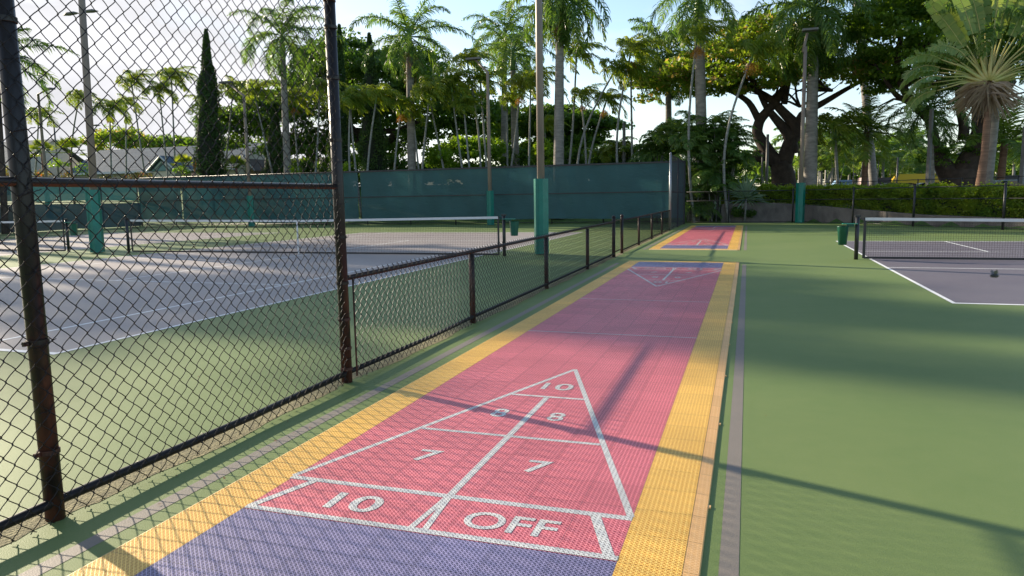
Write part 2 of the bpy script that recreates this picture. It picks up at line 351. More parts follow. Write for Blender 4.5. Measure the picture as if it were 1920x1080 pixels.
# ------------------------------------------------------------------ shuffleboard courts
FONT = {}
def text_mesh(body, cx, cy, w, h, z, flip=False):
    cu = bpy.data.curves.new('t', 'FONT'); cu.body = body; cu.size = 1; cu.offset = .016; cu.resolution_u = 6
    o = bpy.data.objects.new('t', cu); COL.objects.link(o); bpy.context.view_layer.update()
    me = bpy.data.meshes.new_from_object(o.evaluated_get(bpy.context.evaluated_depsgraph_get()))
    bpy.data.objects.remove(o); bpy.data.curves.remove(cu)
    V = np.array([v.co[:] for v in me.vertices]); lo, hi = V.min(0), V.max(0)
    V = (V-(lo+hi)/2)/(np.maximum(hi-lo, 1e-6)); V[:, 0] *= w; V[:, 1] *= h
    if flip: V[:, :2] *= -1
    V[:, 0] += cx; V[:, 1] += cy; V[:, 2] = z
    return V, me
def shuffle(label, xo, Y0, Y1, marks=True):
    """Y0/Y1: outer ends; laid out in the first court's coordinates and stretched along Y to the court's own length"""
    A0, A1 = 1.26, 17.02; f = lambda y: Y0+(y-A0)*(Y1-Y0)/(A1-A0)
    t = thing('shuffleboard_court', label, 'shuffleboard court', (xo-1.41, (Y0+Y1)/2, 0))
    zt = .018; X0, X1, X2, X3, X4 = xo-2.66, xo-2.39, xo-.49, xo-.22, xo-.155
    ya, yb, yc, yd = f(1.53), f(2.83), f(15.55), f(16.75)
    mk('red_tiles', MB().rect(X1, yb, X2, yc, zt), RED, t)
    mk('purple_tiles', MB().rect(X1, ya, X2, yb, zt), PURT, t); mk('purple_tiles', MB().rect(X1, yc, X2, yd, zt), PURT, t)
    b = MB().rect(X0, Y0, X1, Y1, zt).rect(X2, Y0, X3, Y1, zt).rect(X1, Y0, X2, ya, zt).rect(X1, yd, X2, Y1, zt)
    mk('yellow_border', b, YEL, t)
    r = MB(); 
    r.add([(X3+.001, Y0, zt-.0005), (X4, Y0, .012), (X4, Y1, .012), (X3+.001, Y1, zt-.0005), (X4+.004, Y0, 0), (X4+.004, Y1, 0), (X3, Y0, 0), (X3, Y1, 0)], [[0, 1, 2, 3], [1, 4, 5, 2], [0, 6, 4, 1], [3, 2, 5, 7]])
    for k in range(int((Y1-Y0)/1.36)): r.box((X4+.008, Y0+.9+k*1.36, .005), (.014, .03, .008))
    mk('edge_ramp', r, RAMP, t)
    e = MB(); e.add([(X0, Y0, zt), (X0-.03, Y0, .002), (X0-.03, Y1, .002), (X0, Y1, zt)], [[0, 3, 2, 1]])
    e.add([(X0, Y0, zt), (X0, Y0-.03, .002), (X3, Y0-.03, .002), (X3, Y0, zt)], [[0, 1, 2, 3]]); e.add([(X0, Y1, zt), (X0, Y1+.03, .002), (X3, Y1+.03, .002), (X3, Y1, zt)], [[3, 2, 1, 0]])
    mk('edge_bevel', e, EDGE, t)
    z = zt+.0006
    cx = xo-1.44; yM = 9.14
    for fl in (False, True):
        P = (lambda x, y: (x, f(y))) if not fl else (lambda x, y: (2*cx-x, f(2*yM-y)))
        zz = [z]
        def ln(a, b, w=.037):
            mk('scoring_line', MB().line(P(*a), P(*b), w, zz[0]), WHT, t); zz[0] += .00012
        c = xo
        ap = (c-1.435, 6.09); bl = (c-2.40, 3.27); br = (c-.50, 3.27)
        ln(bl, ap); ln(br, ap); ln((c-2.40, 3.25), (c-.49, 3.25), .045)
        def side(y): k = (y-3.27)/(6.09-3.27); return bl[0]+(ap[0]-bl[0])*k, br[0]+(ap[0]-br[0])*k
        for y in (4.225, 5.175): a, b_ = side(y); ln((a+.02, y), (b_-.02, y), .036)
        ln((c-1.44, 3.27), (c-1.44, 5.15), .042)
        ln((c-1.445, 3.23), (c-1.475, 2.86), .032); ln((c-1.435, 3.23), (c-1.40, 2.86), .032)
        ln((c-2.24, 3.23), (c-2.375, 2.86), .045); ln((c-.665, 3.23), (c-.53, 2.86), .05)
        ln((c-2.39, 2.855), (c-.49, 2.855), .042)
        ln((c-2.39, 7.79), (c-.49, 7.79), .024)
    for fl in (False, True):
        for body, x, y, w, h in (('10', -1.434, 5.48, .25, .20), ('8', -1.66, 4.69, .115, .19), ('8', -1.245, 4.70, .115, .19), ('7', -1.80, 3.76, .145, .185), ('7', -1.11, 3.765, .145, .185), ('10', -1.868, 3.045, .285, .19), ('OFF', -1.035, 3.035, .46, .18)):
            px, py = (xo+x, f(y)) if not fl else (2*cx-(xo+x), f(2*yM-y))
            V, me = text_mesh(body, px, py, w, h*(Y1-Y0)/(A1-A0), z+.0012, fl)
            off = ORG[t.name]
            me.vertices.foreach_set('co', (V-off).astype(np.float32).ravel()); me.materials.clear(); me.update()
            for p in me.polygons: p.use_smooth = False
            me.name = 'painted_marking'; mk('painted_marking', me, WHT, t)
    return t
shuffle('long red shuffleboard court nearest the camera with 10 OFF painted in its near end', 0, 1.26, 17.05)
shuffle('shorter looking shuffleboard court farther away at the end of the low fence', -.03, 20.85, 37.3)

# ------------------------------------------------------------------ chain link
def wires(mb, P0, U, length, z0, z1, pitch=.098, r=.0023, sides=4, fine=True, depth=.006, zvar=0, nudge=0):
    """woven diamond mesh made of zigzag wires standing next to each other"""
    U = np.array(U, float); U /= np.linalg.norm(U); D = np.cross(U, [0, 0, 1.])
    hw = pitch/2; n = int(length/hw); nseg = int((z1-z0)/hw)
    ts = [0, .1, .5, .9] if fine else [0.]
    pts = []
    for k in range(nseg):
        a, b = (1, -1) if k % 2 == 0 else (-1, 1); s = 1 if k % 2 == 0 else -1
        for tt in ts:
            pts.append(((a+(b-a)*tt)*(hw/2+.0035), s*depth*math.sin(math.pi*tt)**.6, z0+(k+tt)*hw))
    e = 1 if nseg % 2 == 0 else -1
    pts.append((e*(hw/2+.0035), 0, z0+nseg*hw))
    if fine: pts.append((e*(hw/2-.012), .006, z0+nseg*hw+.022)); pts.append((e*(hw/2+.014), -.008, z0+nseg*hw+.036)); pts.append((e*(hw/2-.004), -.016, z0+nseg*hw+.052)); pts.insert(0, (hw/2-.014, .006, z0-.012))
    P = np.array(pts)
    for mir in (1, -1):
        Q = P.copy(); Q[:, 0] *= mir
        W3 = Q[:, :1]*U+Q[:, 1:2]*D+Q[:, 2:3]*np.array([0, 0, 1.])
        T = np.gradient(W3, axis=0); T /= np.linalg.norm(T, axis=1)[:, None]
        n1 = np.cross(T, D); n1 /= np.linalg.norm(n1, axis=1)[:, None]; n2 = np.cross(T, n1)
        a = np.arange(sides)*2*math.pi/sides+.5
        ring = W3[:, None]+r*(np.cos(a)[None, :, None]*n1[:, None]+np.sin(a)[None, :, None]*n2[:, None])
        k = len(W3); i0 = np.arange(sides); i1 = (i0+1) % sides
        F = np.concatenate([np.stack([q*sides+i0, q*sides+i1, (q+1)*sides+i1, (q+1)*sides+i0], 1) for q in range(k-1)])
        V = ring.reshape(-1, 3)
        ids = np.arange(0 if mir == 1 else 1, n, 2)
        off = np.array(P0, float)+U*((ids+.5)*hw)[:, None]
        jit = rng.normal(0, 1, (len(ids), 1, 3))*np.array([.0006, .0008, .0008])
        VV = (V[None]+off[:, None]+jit).reshape(-1, 3)
        FF = (F[None]+(np.arange(len(ids))*len(V))[:, None, None]).reshape(-1, 4)
        mb.add(VV, FF)
    return mb
def post(t, x, y, z1, r, bands=(), mt=RUST, cap=True, z0=0):
    P = MB().tube([(x, y, z0), (x, y, z1*.5), (x, y, z1)], r, 20)
    o = mk('post', P, mt, t, True)
    if cap:
        c = MB().tube([(x, y, z1), (x, y, z1+.012), (x, y, z1+r*.8), (x, y, z1+r*1.25)], [r*1.12, r*1.1, r*.8, r*.15], 20); mk('cap', c, mt, o, True)
    if bands:
        for z in bands:
            b = MB(); b.tube([(x, y, z-.012), (x, y, z+.012)], r+.006, 20); b.box((x, y-r-.016, z), (.014, .03, .022)); b.tube([(x-.02, y-r-.02, z), (x+.02, y-r-.02, z)], .005, 6)
            mk('band', b, mt, o)
    return o
FX = -3.25
# tall near fence
t = thing('tall_chain_link_fence', 'tall dark chain link fence with rusty posts, close on the left of the court', 'fence', (FX, 2.5, 0))
for y in (-3.0, -.25, 2.5): post(t, FX, y, 3.15, .044, (.35, .9, 2.4))
post(t, FX, 5.25, 3.15, .046, (.12, .30, .55, .86, 1.25, 2.05, 2.55, 2.95))
mk('middle_rail', MB().tube([(FX, -3.2, 1.665), (FX, 2.46, 1.665), (FX, 5.21, 1.67)], .0225, 16), RUST, t, True)
mk('top_rail', MB().tube([(FX, -3.2, 3.17), (FX, 5.25, 3.17)], .0225, 16), RUST, t, True)
mk('bottom_rail', MB().tube([(FX+.01, -3.2, .085), (FX+.01, 1., .075), (FX+.01, 2.5, .09), (FX+.01, 4, .075), (FX+.01, 5.2, .085)], .024, 16), VINYL, t, True)
mk('wire_mesh', wires(MB(), (FX+.055, -3.2, 0), (0, 1, 0), 8.42, .02, 3.12, r=.0026, sides=5), VINYL, t, True)
for y in (-.25, 2.5, 5.25):
    for z in np.arange(.25, 3.1, .33):
        z += rng.normal(0, .02); a = np.linspace(-1.9, 1.9, 9)
        mk('tie_wire', MB().tube(np.stack([FX+.048+.012*np.cos(a)-.0, y+a*.033, z+a*.008+rng.normal(0, .002, 9)], 1), .0022, 4), VINYL, t)
for y in np.arange(-1, 5.2, .5):
    for z in (1.665, .085, 3.17):
        a = np.linspace(-2.2, 2.2, 9); mk('tie_wire', MB().tube(np.stack([FX+.028*np.cos(a)+.022, y+a*.004, z+.030*np.sin(a)], 1), .002, 4), VINYL, t)
# low fence
LY = [8.24, 11.71, 15.03, 18.21]
t = thing('low_chain_link_fence', 'low chain link fence with twisted wire ends running beside the red court', 'fence', (FX, 12, 0))
for y in LY[:3]: post(t, FX, y, .875, .036, cap=False)
post(t, FX, 18.21, 1.02, .046)
mk('top_rail', MB().tube([(FX, 5.30, .895), (FX, 18.21, .905)], .022, 14), RUST, t, True)
mk('bottom_rail', MB().tube([(FX+.01, 5.30, .085), (FX+.01, 7, .07), (FX+.01, 8.24, .085), (FX+.01, 11.7, .08), (FX+.01, 18.2, .085)], .022, 12), VINYL, t, True)
mk('tension_bar', MB().box((FX+.035, 5.36, .46), (.008, .018, .86)), RUST, t)
mk('wire_mesh', wires(wires(MB(), (FX+.045, 5.36, 0), (0, 1, 0), 6.4, .02, .93, r=.0027, sides=4), (FX+.045, 11.78, 0), (0, 1, 0), 6.4, .02, .93, r=.0029, sides=3), VINYL, t, True)
# gate
t = thing('chain_link_gate', 'narrow chain link gate closing the gap in the low fence', 'gate', (FX, 18.85, 0))
mk('frame', MB().tube([(FX, 18.33, .12), (FX, 18.33, .93), (FX, 19.33, .93), (FX, 19.33, .12), (FX, 18.33, .12)], .017, 10), RUST, t, True)
mk('wire_mesh', wires(MB(), (FX+.03, 18.35, 0), (0, 1, 0), .96, .13, .90, r=.0024, sides=3, fine=False), VINYL, t)
mk('latch', MB().box((FX+.02, 18.27, .6), (.03, .06, .10)), RUST, t)
t = thing('low_chain_link_fence', 'low chain link fence beyond the gate, ending at the tall corner fence', 'fence', (FX, 26, 0))
post(t, FX, 19.47, 1.02, .042)
for y in (22.7, 25.9, 29.1): post(t, FX, y, .88, .034, cap=False)
mk('top_rail', MB().tube([(FX, 19.47, .905), (FX, 32.1, .91)], .022, 12), RUST, t, True)
mk('bottom_rail', MB().tube([(FX, 19.47, .085), (FX, 32.1, .085)], .02, 12), VINYL, t, True)
mk('wire_mesh', wires(MB(), (FX+.04, 19.5, 0), (0, 1, 0), 12.6, .03, .93, r=.0030, sides=3, fine=False), VINYL, t)
# tall far panel
t = thing('tall_chain_link_fence', 'tall grey chain link panel at the far corner beside the green windscreen', 'fence', (FX, 36, 0))
GALV = mat('galvanised steel', (.28, .29, .30), .4, metal=.6, var=.1)
post(t, FX, 32.2, 3.36, .05, mt=GALV); post(t, FX, 35.8, 3.3, .04); post(t, FX, 39.6, 3.36, .045)
for z in (.1, 1.7, 3.3): mk('rail', MB().tube([(FX, 32.2, z), (FX, 39.6, z)], .021, 10), RUST, t, True)
mk('wire_mesh', wires(MB(), (FX+.04, 32.2, 0), (0, 1, 0), 7.4, .03, 3.32, r=.0026, sides=3, fine=False), mat('grey wire', (.045, .045, .05), .5, spec=.3), t)
# right boundary fence and the one behind the hedge
t = thing('boundary_fence', 'black chain link fence standing in front of the hedge and concrete wall', 'fence', (5, 38.5, 0))
wm = MB(); rl = MB(); cum = 0
for (a, b) in zip(RF[:-1], RF[1:]):
    a, b = np.array(a), np.array(b); L = np.linalg.norm(b-a); u = np.array([*(b-a)/L, 0]); H = 1.72
    wires(wm, (*a, 0), u, L, .03, H, r=.0028, sides=3, fine=False)
    for z, r in ((H, .022), (1.22, .018), (.06, .012)): rl.tube([(*a, z), (*b, z)], r, 8)
for (x, y, r) in [(-1.0, 41.15, .03), (2.3, 41.25, .045), (4.9, 38.55, .042), (7.0, 35.75, .05), (9.5, 32.55, .05), (12.5, 29.15, .04)]:
    post(t, x, y, 1.78, r, mt=BLACK, cap=True)
mk('rails', rl, BLACK, t, True); mk('wire_mesh', wm, VINYL, t)
t = thing('rear_fence', 'thin black rail fence seen over the top of the hedge', 'fence', (6, 44, .7))
R2 = [(-2.5, 46), (3.2, 45.2), (6.5, 42), (9.6, 39), (13, 35.2), (17, 31)]
rl = MB(); wm = MB()
for (a, b) in zip(R2[:-1], R2[1:]):
    a, b = np.array(a), np.array(b); L = np.linalg.norm(b-a)
    for z in (2.12, 1.5): rl.tube([(*a, z), (*b, z)], .02, 8)
    wires(wm, (*a, 0), (*(b-a), 0), L, .8, 2.1, r=.0024, sides=3, fine=False)
    for q in (0, .5): p = a+(b-a)*q; post(t, p[0], p[1], 2.16, .028, mt=BLACK, cap=False, z0=.6)
mk('rails', rl, BLACK, t, True); mk('wire_mesh', wm, VINYL, t)

# ------------------------------------------------------------------ wall and hedge
WL = [(-1.4, 42.2, 1.02), (.6, 42.3, 1.08), (2.7, 42.1, .95), (5.3, 39.4, .70), (7.4, 36.6, .50), (10.0, 33.4, .42), (13.0, 30.0, .40), (17, 26.4, .4)]
g = MB()
for (a, b) in zip(WL[:-1], WL[1:]):
    d = np.array([b[0]-a[0], b[1]-a[1]]); d /= np.linalg.norm(d); nrm = np.array([-d[1], d[0]])*.22
    q = lambda p, k, z: (p[0]+nrm[0]*k, p[1]+nrm[1]*k, z)
    g.add([q(a, 0, -.1), q(b, 0, -.1), q(b, 0, b[2]), q(a, 0, a[2]), q(a, 1, -.1), q(b, 1, -.1), q(b, 1, b[2]), q(a, 1, a[2])], [[0, 1, 2, 3], [3, 2, 6, 7], [5, 4, 7, 6], [0, 3, 7, 4], [1, 5, 6, 2]])
solo('retaining_wall', g, CONC, 'low stained concrete retaining wall below the hedge, its top sloping down to the right', 'wall')

def leafquads(C, size, up=.3, asp=.55, rg=rng):
    """one rhombic leaf per centre, random facing, biased to face upward by up"""
    n = len(C); nr = rg.normal(0, 1, (n, 3)); nr[:, 2] = np.abs(nr[:, 2])+up*2; nr /= np.linalg.norm(nr, axis=1)[:, None]
    a = np.cross(nr, rg.normal(0, 1, (n, 3))); a /= np.linalg.norm(a, axis=1)[:, None]; b = np.cross(nr, a)
    s = size*rg.uniform(.6, 1.3, (n, 1)); a = a*s; b = b*s*asp
    V = np.stack([C-a, C-b*1.0+a*.1, C+a, C+b+a*.1], 1).reshape(-1, 3)
    return V, np.arange(4*n).reshape(n, 4)
g = MB(); core = MB()
for (a, b) in zip(WL[:-1], WL[1:]):
    a = np.array(a); b = np.array(b); L = np.linalg.norm((b-a)[:2]); d = (b-a)[:2]/L; nrm = np.array([-d[1], d[0]])
    n = int(L*3600); s = rng.uniform(-.02, 1.02, n); face = rng.uniform(0, 1, n)
    top = 1.90-.035*np.clip((a[0]+(b[0]-a[0])*s-1), 0, 20)+.07*np.sin(s*L*2.3+a[0])+.06*np.sin(s*L*5.1)+.04*np.sin(s*L*13)+np.where(rng.random(n) < .04, rng.uniform(0, .22, n), 0)
    zb = a[2]+(b[2]-a[2])*s-.05
    front = face < .68
    z = np.where(front, zb+(top-zb)*rng.uniform(0, 1, n)**.75, top+rng.normal(0, .04, n))
    dep = np.where(front, .38+rng.normal(0, .09, n)+.25*np.sin(s*L*1.7+z*3)**2*(z < top-.25), rng.uniform(.3, 1.5, n))
    xy = a[:2]+(b-a)[:2]*s[:, None]+nrm*dep[:, None]
    V, F = leafquads(np.concatenate([xy, z[:, None]], 1), .052, .1); g.add(V, F)
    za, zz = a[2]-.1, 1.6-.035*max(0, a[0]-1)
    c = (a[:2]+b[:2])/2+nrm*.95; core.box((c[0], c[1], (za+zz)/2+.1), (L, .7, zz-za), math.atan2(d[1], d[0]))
t = thing('hedge', 'long clipped yellow green hedge growing along the top of the concrete wall', 'hedge', (6, 40, .8))
mk('foliage', g, HEDGE, t); mk('branches', core, CORE, t)  # second mesh is a solid dark core added behind the leaves

# ------------------------------------------------------------------ windscreens
def scrmat(name, c, tr):
    M = bpy.data.materials.new(name); M.use_nodes = True; t = M.node_tree; b = t.nodes['Principled BSDF']; o = t.nodes['Material Output']
    b.inputs['Roughness'].default_value = .6; g = N(t, 'ShaderNodeNewGeometry')
    n = N(t, 'ShaderNodeTexNoise'); n.inputs['Scale'].default_value = .8; n.inputs['Detail'].default_value = 7; t.links.new(g.outputs['Position'], n.inputs['Vector'])
    x = N(t, 'ShaderNodeMix', data_type='RGBA'); x.inputs[6].default_value = (*c, 1); x.inputs[7].default_value = (*[q*1.22 for q in c], 1); t.links.new(maprange(t, n.outputs['Fac'], .35, .7, 0, 1), x.inputs[0])
    mp_ = N(t, 'ShaderNodeMapping'); mp_.inputs['Scale'].default_value = (1.2, 1.2, 3.5); mp_.inputs['Rotation'].default_value = (0, .5, 0); t.links.new(g.outputs['Position'], mp_.inputs[0])
    n2 = N(t, 'ShaderNodeTexNoise'); n2.inputs['Scale'].default_value = 2; n2.inputs['Detail'].default_value = 8; n2.inputs['Distortion'].default_value = 1; t.links.new(mp_.outputs[0], n2.inputs['Vector'])
    bp = N(t, 'ShaderNodeBump'); bp.inputs['Strength'].default_value = .5; bp.inputs['Distance'].default_value = .05; t.links.new(n2.outputs['Fac'], bp.inputs['Height']); t.links.new(bp.outputs[0], b.inputs['Normal'])
    t.links.new(x.outputs[2], b.inputs['Base Color'])
    tl = N(t, 'ShaderNodeBsdfTranslucent'); t.links.new(x.outputs[2], tl.inputs[0]); m1 = N(t, 'ShaderNodeMixShader'); m1.inputs[0].default_value = .22
    t.links.new(b.outputs[0], m1.inputs[1]); t.links.new(tl.outputs[0], m1.inputs[2])
    tp = N(t, 'ShaderNodeBsdfTransparent'); m2 = N(t, 'ShaderNodeMixShader'); m2.inputs[0].default_value = tr
    t.links.new(m1.outputs[0], m2.inputs[1]); t.links.new(tp.outputs[0], m2.inputs[2]); t.links.new(m2.outputs[0], o.inputs[0])
    return M
SCR = scrmat('teal mesh fabric', (.027, .092, .098), .05)
SCRD = scrmat('dark teal mesh fabric', (.009, .026, .040), .03)
def sheet(mb, A, B, z0, z1, amp=.03, nx=80, nz=8):
    A = np.array(A, float); B = np.array(B, float); u = (B-A)/np.linalg.norm(B-A); nrm = np.array([-u[1], u[0]])
    s = np.linspace(0, 1, nx); zz = np.linspace(0, 1, nz); SS, ZZ = np.meshgrid(s, zz); L = np.linalg.norm(B-A)
    d = amp*np.sin(SS*L*2.1+ZZ*2)*np.sin(ZZ*math.pi)+amp*.5*np.sin(SS*L*5.3+ZZ*4)
    z = z0+(z1-z0)*ZZ+.015*np.sin(SS*L*1.1)*(1-ZZ)
    P = A+(B-A)*SS[..., None]+nrm*d[..., None]
    V = np.concatenate([P.reshape(-1, 2), z.reshape(-1, 1)], 1); i = np.arange(nx*nz).reshape(nz, nx)
    mb.add(V, np.stack([i[:-1, :-1].ravel(), i[:-1, 1:].ravel(), i[1:, 1:].ravel(), i[1:, :-1].ravel()], 1)); return mb
t = thing('windscreen_fence', 'long fence hung with teal mesh windscreen across the back of the courts', 'fence', (-20, 40.2, 0))
for a, b in ((-41, -37.3), (-37.2, -23.4), (-23.2, -3.35)):
    mk('windscreen', sheet(MB(), (a, 40.1), (b, 40.1), .32, 3.38, nx=int(abs(b-a)*6)), SCR, t, True)
for x in np.arange(-41, -3, 3.02): post(t, x, 40.25, 3.42, .035, mt=BLACK, cap=False)
rl = MB()
for z in (.12, 1.78, 3.40): rl.tube([(-41, 40.25, z), (-3.3, 40.25, z)], .022, 8)
mk('rails', rl, BLACK, t, True)
mk('wire_mesh', wires(MB(), (-41, 40.2, 0), (1, 0, 0), 37.7, .04, .34, r=.0024, sides=3, fine=False), VINYL, t)
mk('seam', MB().box((-22, 40.03, 1.77), (37, .006, .05)).box((-22, 40.03, 3.35), (37.2, .008, .07)), BLACK, t)
t = thing('side_windscreen_fence', 'dark two tier windscreen fence along the far left side of the courts', 'fence', (-41, 20, 0))
mk('upper_windscreen', sheet(MB(), (-41.1, -6), (-41.1, 40.1), 1.86, 3.3, nx=200), SCR, t, True)
mk('lower_windscreen', sheet(MB(), (-40.9, -6), (-40.9, 40.1), .06, 1.66, nx=200), SCRD, t, True)
for y in np.arange(-5, 41, 3.0): post(t, -41, y, 3.35, .035, mt=BLACK, cap=False)
mk('rails', MB().tube([(-41, -6, 1.76), (-41, 40, 1.76)], .02, 8).tube([(-41, -6, 3.32), (-41, 40, 3.32)], .02, 8), BLACK, t, True)

# ------------------------------------------------------------------ nets and bins
def net(label, x0, x1, Y, h, cell=.05, strap=True, dbl=False):
    t = thing('court_net', label, 'net', ((x0+x1)/2, Y, 0))
    for x in (x0, x1):
        o = mk('post', MB().tube([(x, Y, 0), (x, Y, h+.02)], .045, 14), BLACK, t, True)
        mk('post_cap', MB().box((x, Y, h+.035), (.12, .09, .04)), BLACK, o)
    a, b = x0+.16, x1-.16; xm = (a+b)/2
    sag = lambda x: h-.055*(1-abs((x-xm)/((b-a)/2)))
    xs = np.arange(a, b, cell); n = MB(); r = .0016
    for x in xs: n.box((x, Y, (sag(x)+.05)/2), (r*2, r*2, sag(x)-.05))
    for z in np.arange(.06, .98, cell):
        k = z/h; n.tube([(a, Y, z), (xm, Y, z*sag(xm)/h), (b, Y, z)], r, 4)
    mk('netting', n, NETM, t)
    tb = MB(); 
    for p, q in ((a, xm), (xm, b)):
        tb.add([(p, Y-.012, sag(p)-.065), (q, Y-.012, sag(q)-.065), (q, Y-.012, sag(q)), (p, Y-.012, sag(p)), (p, Y+.012, sag(p)-.065), (q, Y+.012, sag(q)-.065), (q, Y+.012, sag(q)), (p, Y+.012, sag(p))], [[0, 1, 2, 3], [5, 4, 7, 6], [3, 2, 6, 7], [0, 4, 5, 1]])
    mk('top_band', tb, BAND, t)
    mk('bottom_band', MB().box((xm, Y, .045), (b-a, .012, .05)), BLACK, t)
    for x in (a, b): mk('side_band', MB().box((x, Y, h/2+.02), (.06 if dbl else .05, .02, h-.03)), BLACK, t)
    mk('cable', MB().tube([(x0, Y, h-.03), (a, Y, h-.03)], .006, 6).tube([(b, Y, h-.03), (x1, Y, h-.03)], .006, 6), BLACK, t)
    if strap: mk('centre_strap', MB().box((xm, Y-.016, (sag(xm))/2), (.05, .006, sag(xm))), BAND, t)
    return t
net('tennis net stretched across the near left court, white strap at its middle', -19.2, -6.22, YN, 1.07)
net('tennis net of the farthest left court, cut by the photo edge', -34.7, -21.8, YN, 1.07)
net('low net with grey top band on the right hand court', 2.42, 9.3, YN, .97, strap=False, dbl=True)
def lathe(mb, c, prof, n=20):
    return mb.tube([(c[0], c[1], c[2]+z) for r, z in prof], [r for r, z in prof], n, cap=False)
def bin_(label, x, y, s, n, z0=.62, z1=.99, r0=.10, r1=.135):
    t = thing('hanging_bin', label, 'litter bin', (x, y, z0), 'bins hanging on the net posts')
    b = MB(); b.tube([(x, y, z0), (x, y, z1), (x, y, z1+.012), (x, y, z1+.012), (x, y, z0+.02)], [r0, r1, r1+.012, r1-.008, r0-.008], n); mk('bucket', b, BIN, t, n > 8)
    mk('tray', MB().prism([(x-s*.14-.16, y-.09), (x-s*.14+.16, y-.09), (x-s*.14+.16, y+.09), (x-s*.14-.16, y+.09)], z1+.06, z1+.078), TRAY, t)
    mk('bracket', MB().box((x-s*.15, y, z1+.03), (.16, .03, .05)), BIN, t)
bin_('faceted dark green bin hanging at the right end of the near left net', -5.93, YN, 1, 6, .55, .93)
bin_('round tapered green bin hanging at the left end of the right hand net', 2.12, YN, -1, 24, .34, .76, .09, .125)
bin_('green bin at the right end of the farthest left net, behind the wire mesh', -21.5, YN, 1, 6, .55, .93)

# ------------------------------------------------------------------ light poles
def pad(t, x, y, z1, r): 
    P = MB().tube([(x, y, .02), (x, y, .9), (x, y, z1)], r, 6); o = mk('pad', P, PAD, t)
    mk('seam', MB().tube([(x-r*.2, y-r*.93, .03), (x-r*.2, y-r*.93, z1)], .008, 5), PAD, o)
def luminaire(mb, p, d, s=1.):
    d = np.array(d, float); d /= np.linalg.norm(d); p = np.array(p, float)
    mb.tube([p, p+d*.18*s, p+d*.55*s, p+d*.85*s, p+d*.95*s], [.04*s, .10*s, .17*s, .12*s, .02*s], 10)
def pole(label, x, y, H, r0, r1, padz=2.05, padr=.205, heads=(), arm=None, name='light_pole', mt=POLE, base=0., sq=False):
    t = thing(name, label, 'light pole', (x, y, base), None)
    lean = .034 if x < -15 else 0
    mk('pole', MB().tube([(x, y, base), (x+lean*H/2, y, base+(H-base)*.5), (x+lean*H, y, H)], [r0, (r0+r1)/2, r1], 4 if sq else 16), mt, t, not sq); hx = x+lean*H
    if padz: pad(t, x, y, padz, padr)
    for dx, dy, dz, L in heads:
        a = mk('arm', MB().tube([(hx, y, H-.1), (hx+dx*L, y+dy*L, H-.1+dz*L)], .035, 8), mt, t, True)
        h = MB(); hp = (hx+dx*L, y+dy*L, H-.1+dz*L); d = np.array([dx, dy, 0.])
        if arm == 'box': h.box(np.array(hp)+np.array([dx*.25, dy*.25, 0]), (.62, .42, .12), math.atan2(dy, dx))
        else:
            luminaire(h, hp, (dx, dy, 0), 1.25)
        me = mk('lamp_head', h, GREYP, t, arm != 'box')
        if arm != 'box': 
            for v in me.data.vertices: v.co.z = (v.co.z-(hp[2]-base))*.45+(hp[2]-base)
    return t
pole('light pole with green hexagonal pad, nearest, behind the low fence', -5.36, 18.86, 11, .105, .085, 2.06, .205, [(-1, 0, .05, .8), (1, 0, .05, .8)])
pole('light pole with tall green pad between the two left courts', -20.25, 17.95, 11, .12, .09, 2.05, .22, [(-1, 0, .05, .8), (1, 0, .05, .8)])
pole('brown light pole with green pad before the hedge on the right', 2.62, 40.6, 9.0, .115, .09, 2.1, .23)
def bentpole(label, px, Y, ytop, head_px, head_y, padz=2.0):
    b = at(px, 420, Y); x = b[0]; top = at(px, ytop, Y); hd = at(head_px, head_y, Y)
    t = thing('light_pole', label, 'light pole', (x, Y, 0))
    mk('pole', MB().tube([(x, Y, 0), (x, Y, top[2]*.6), (x, Y, top[2]), (hd[0]+(x-hd[0])*.12, Y, hd[2])], [.12, .10, .085, .06], 14), POLE, t, True)
    pad(t, x, Y, padz, .22)
    h = MB(); s = -1 if hd[0] < x else 1
    h.box((hd[0]-s*.0, Y, hd[2]+.05), (.85, .4, .10)); mk('lamp_head', h, GREYP, t)
bentpole('thin light pole at the back fence with a lamp leaning left', 920, 39.2, 135, 888, 112)
bentpole('light pole at the back fence whose lamp hangs beside the drooping palm', 472, 39.2, 178, 424, 156)
bentpole('light pole in the far left corner behind the big fence post', 95, 39.2, 175, 91, 168)
# bent top and head of the right-hand pole
t = [o for o in bpy.data.objects if o.get('label', '').startswith('brown light pole')][0]
hd = at(1519, 56, 40.6); mk('arm', MB().tube([(2.62, 40.6, 8.9), tuple(at(1505, 98, 40.6)), tuple(at(1514, 62, 40.6))], .07, 8), POLE, t, True)
mk('lamp_head', MB().box(hd, (.75, .5, .1)), GREYP, t)

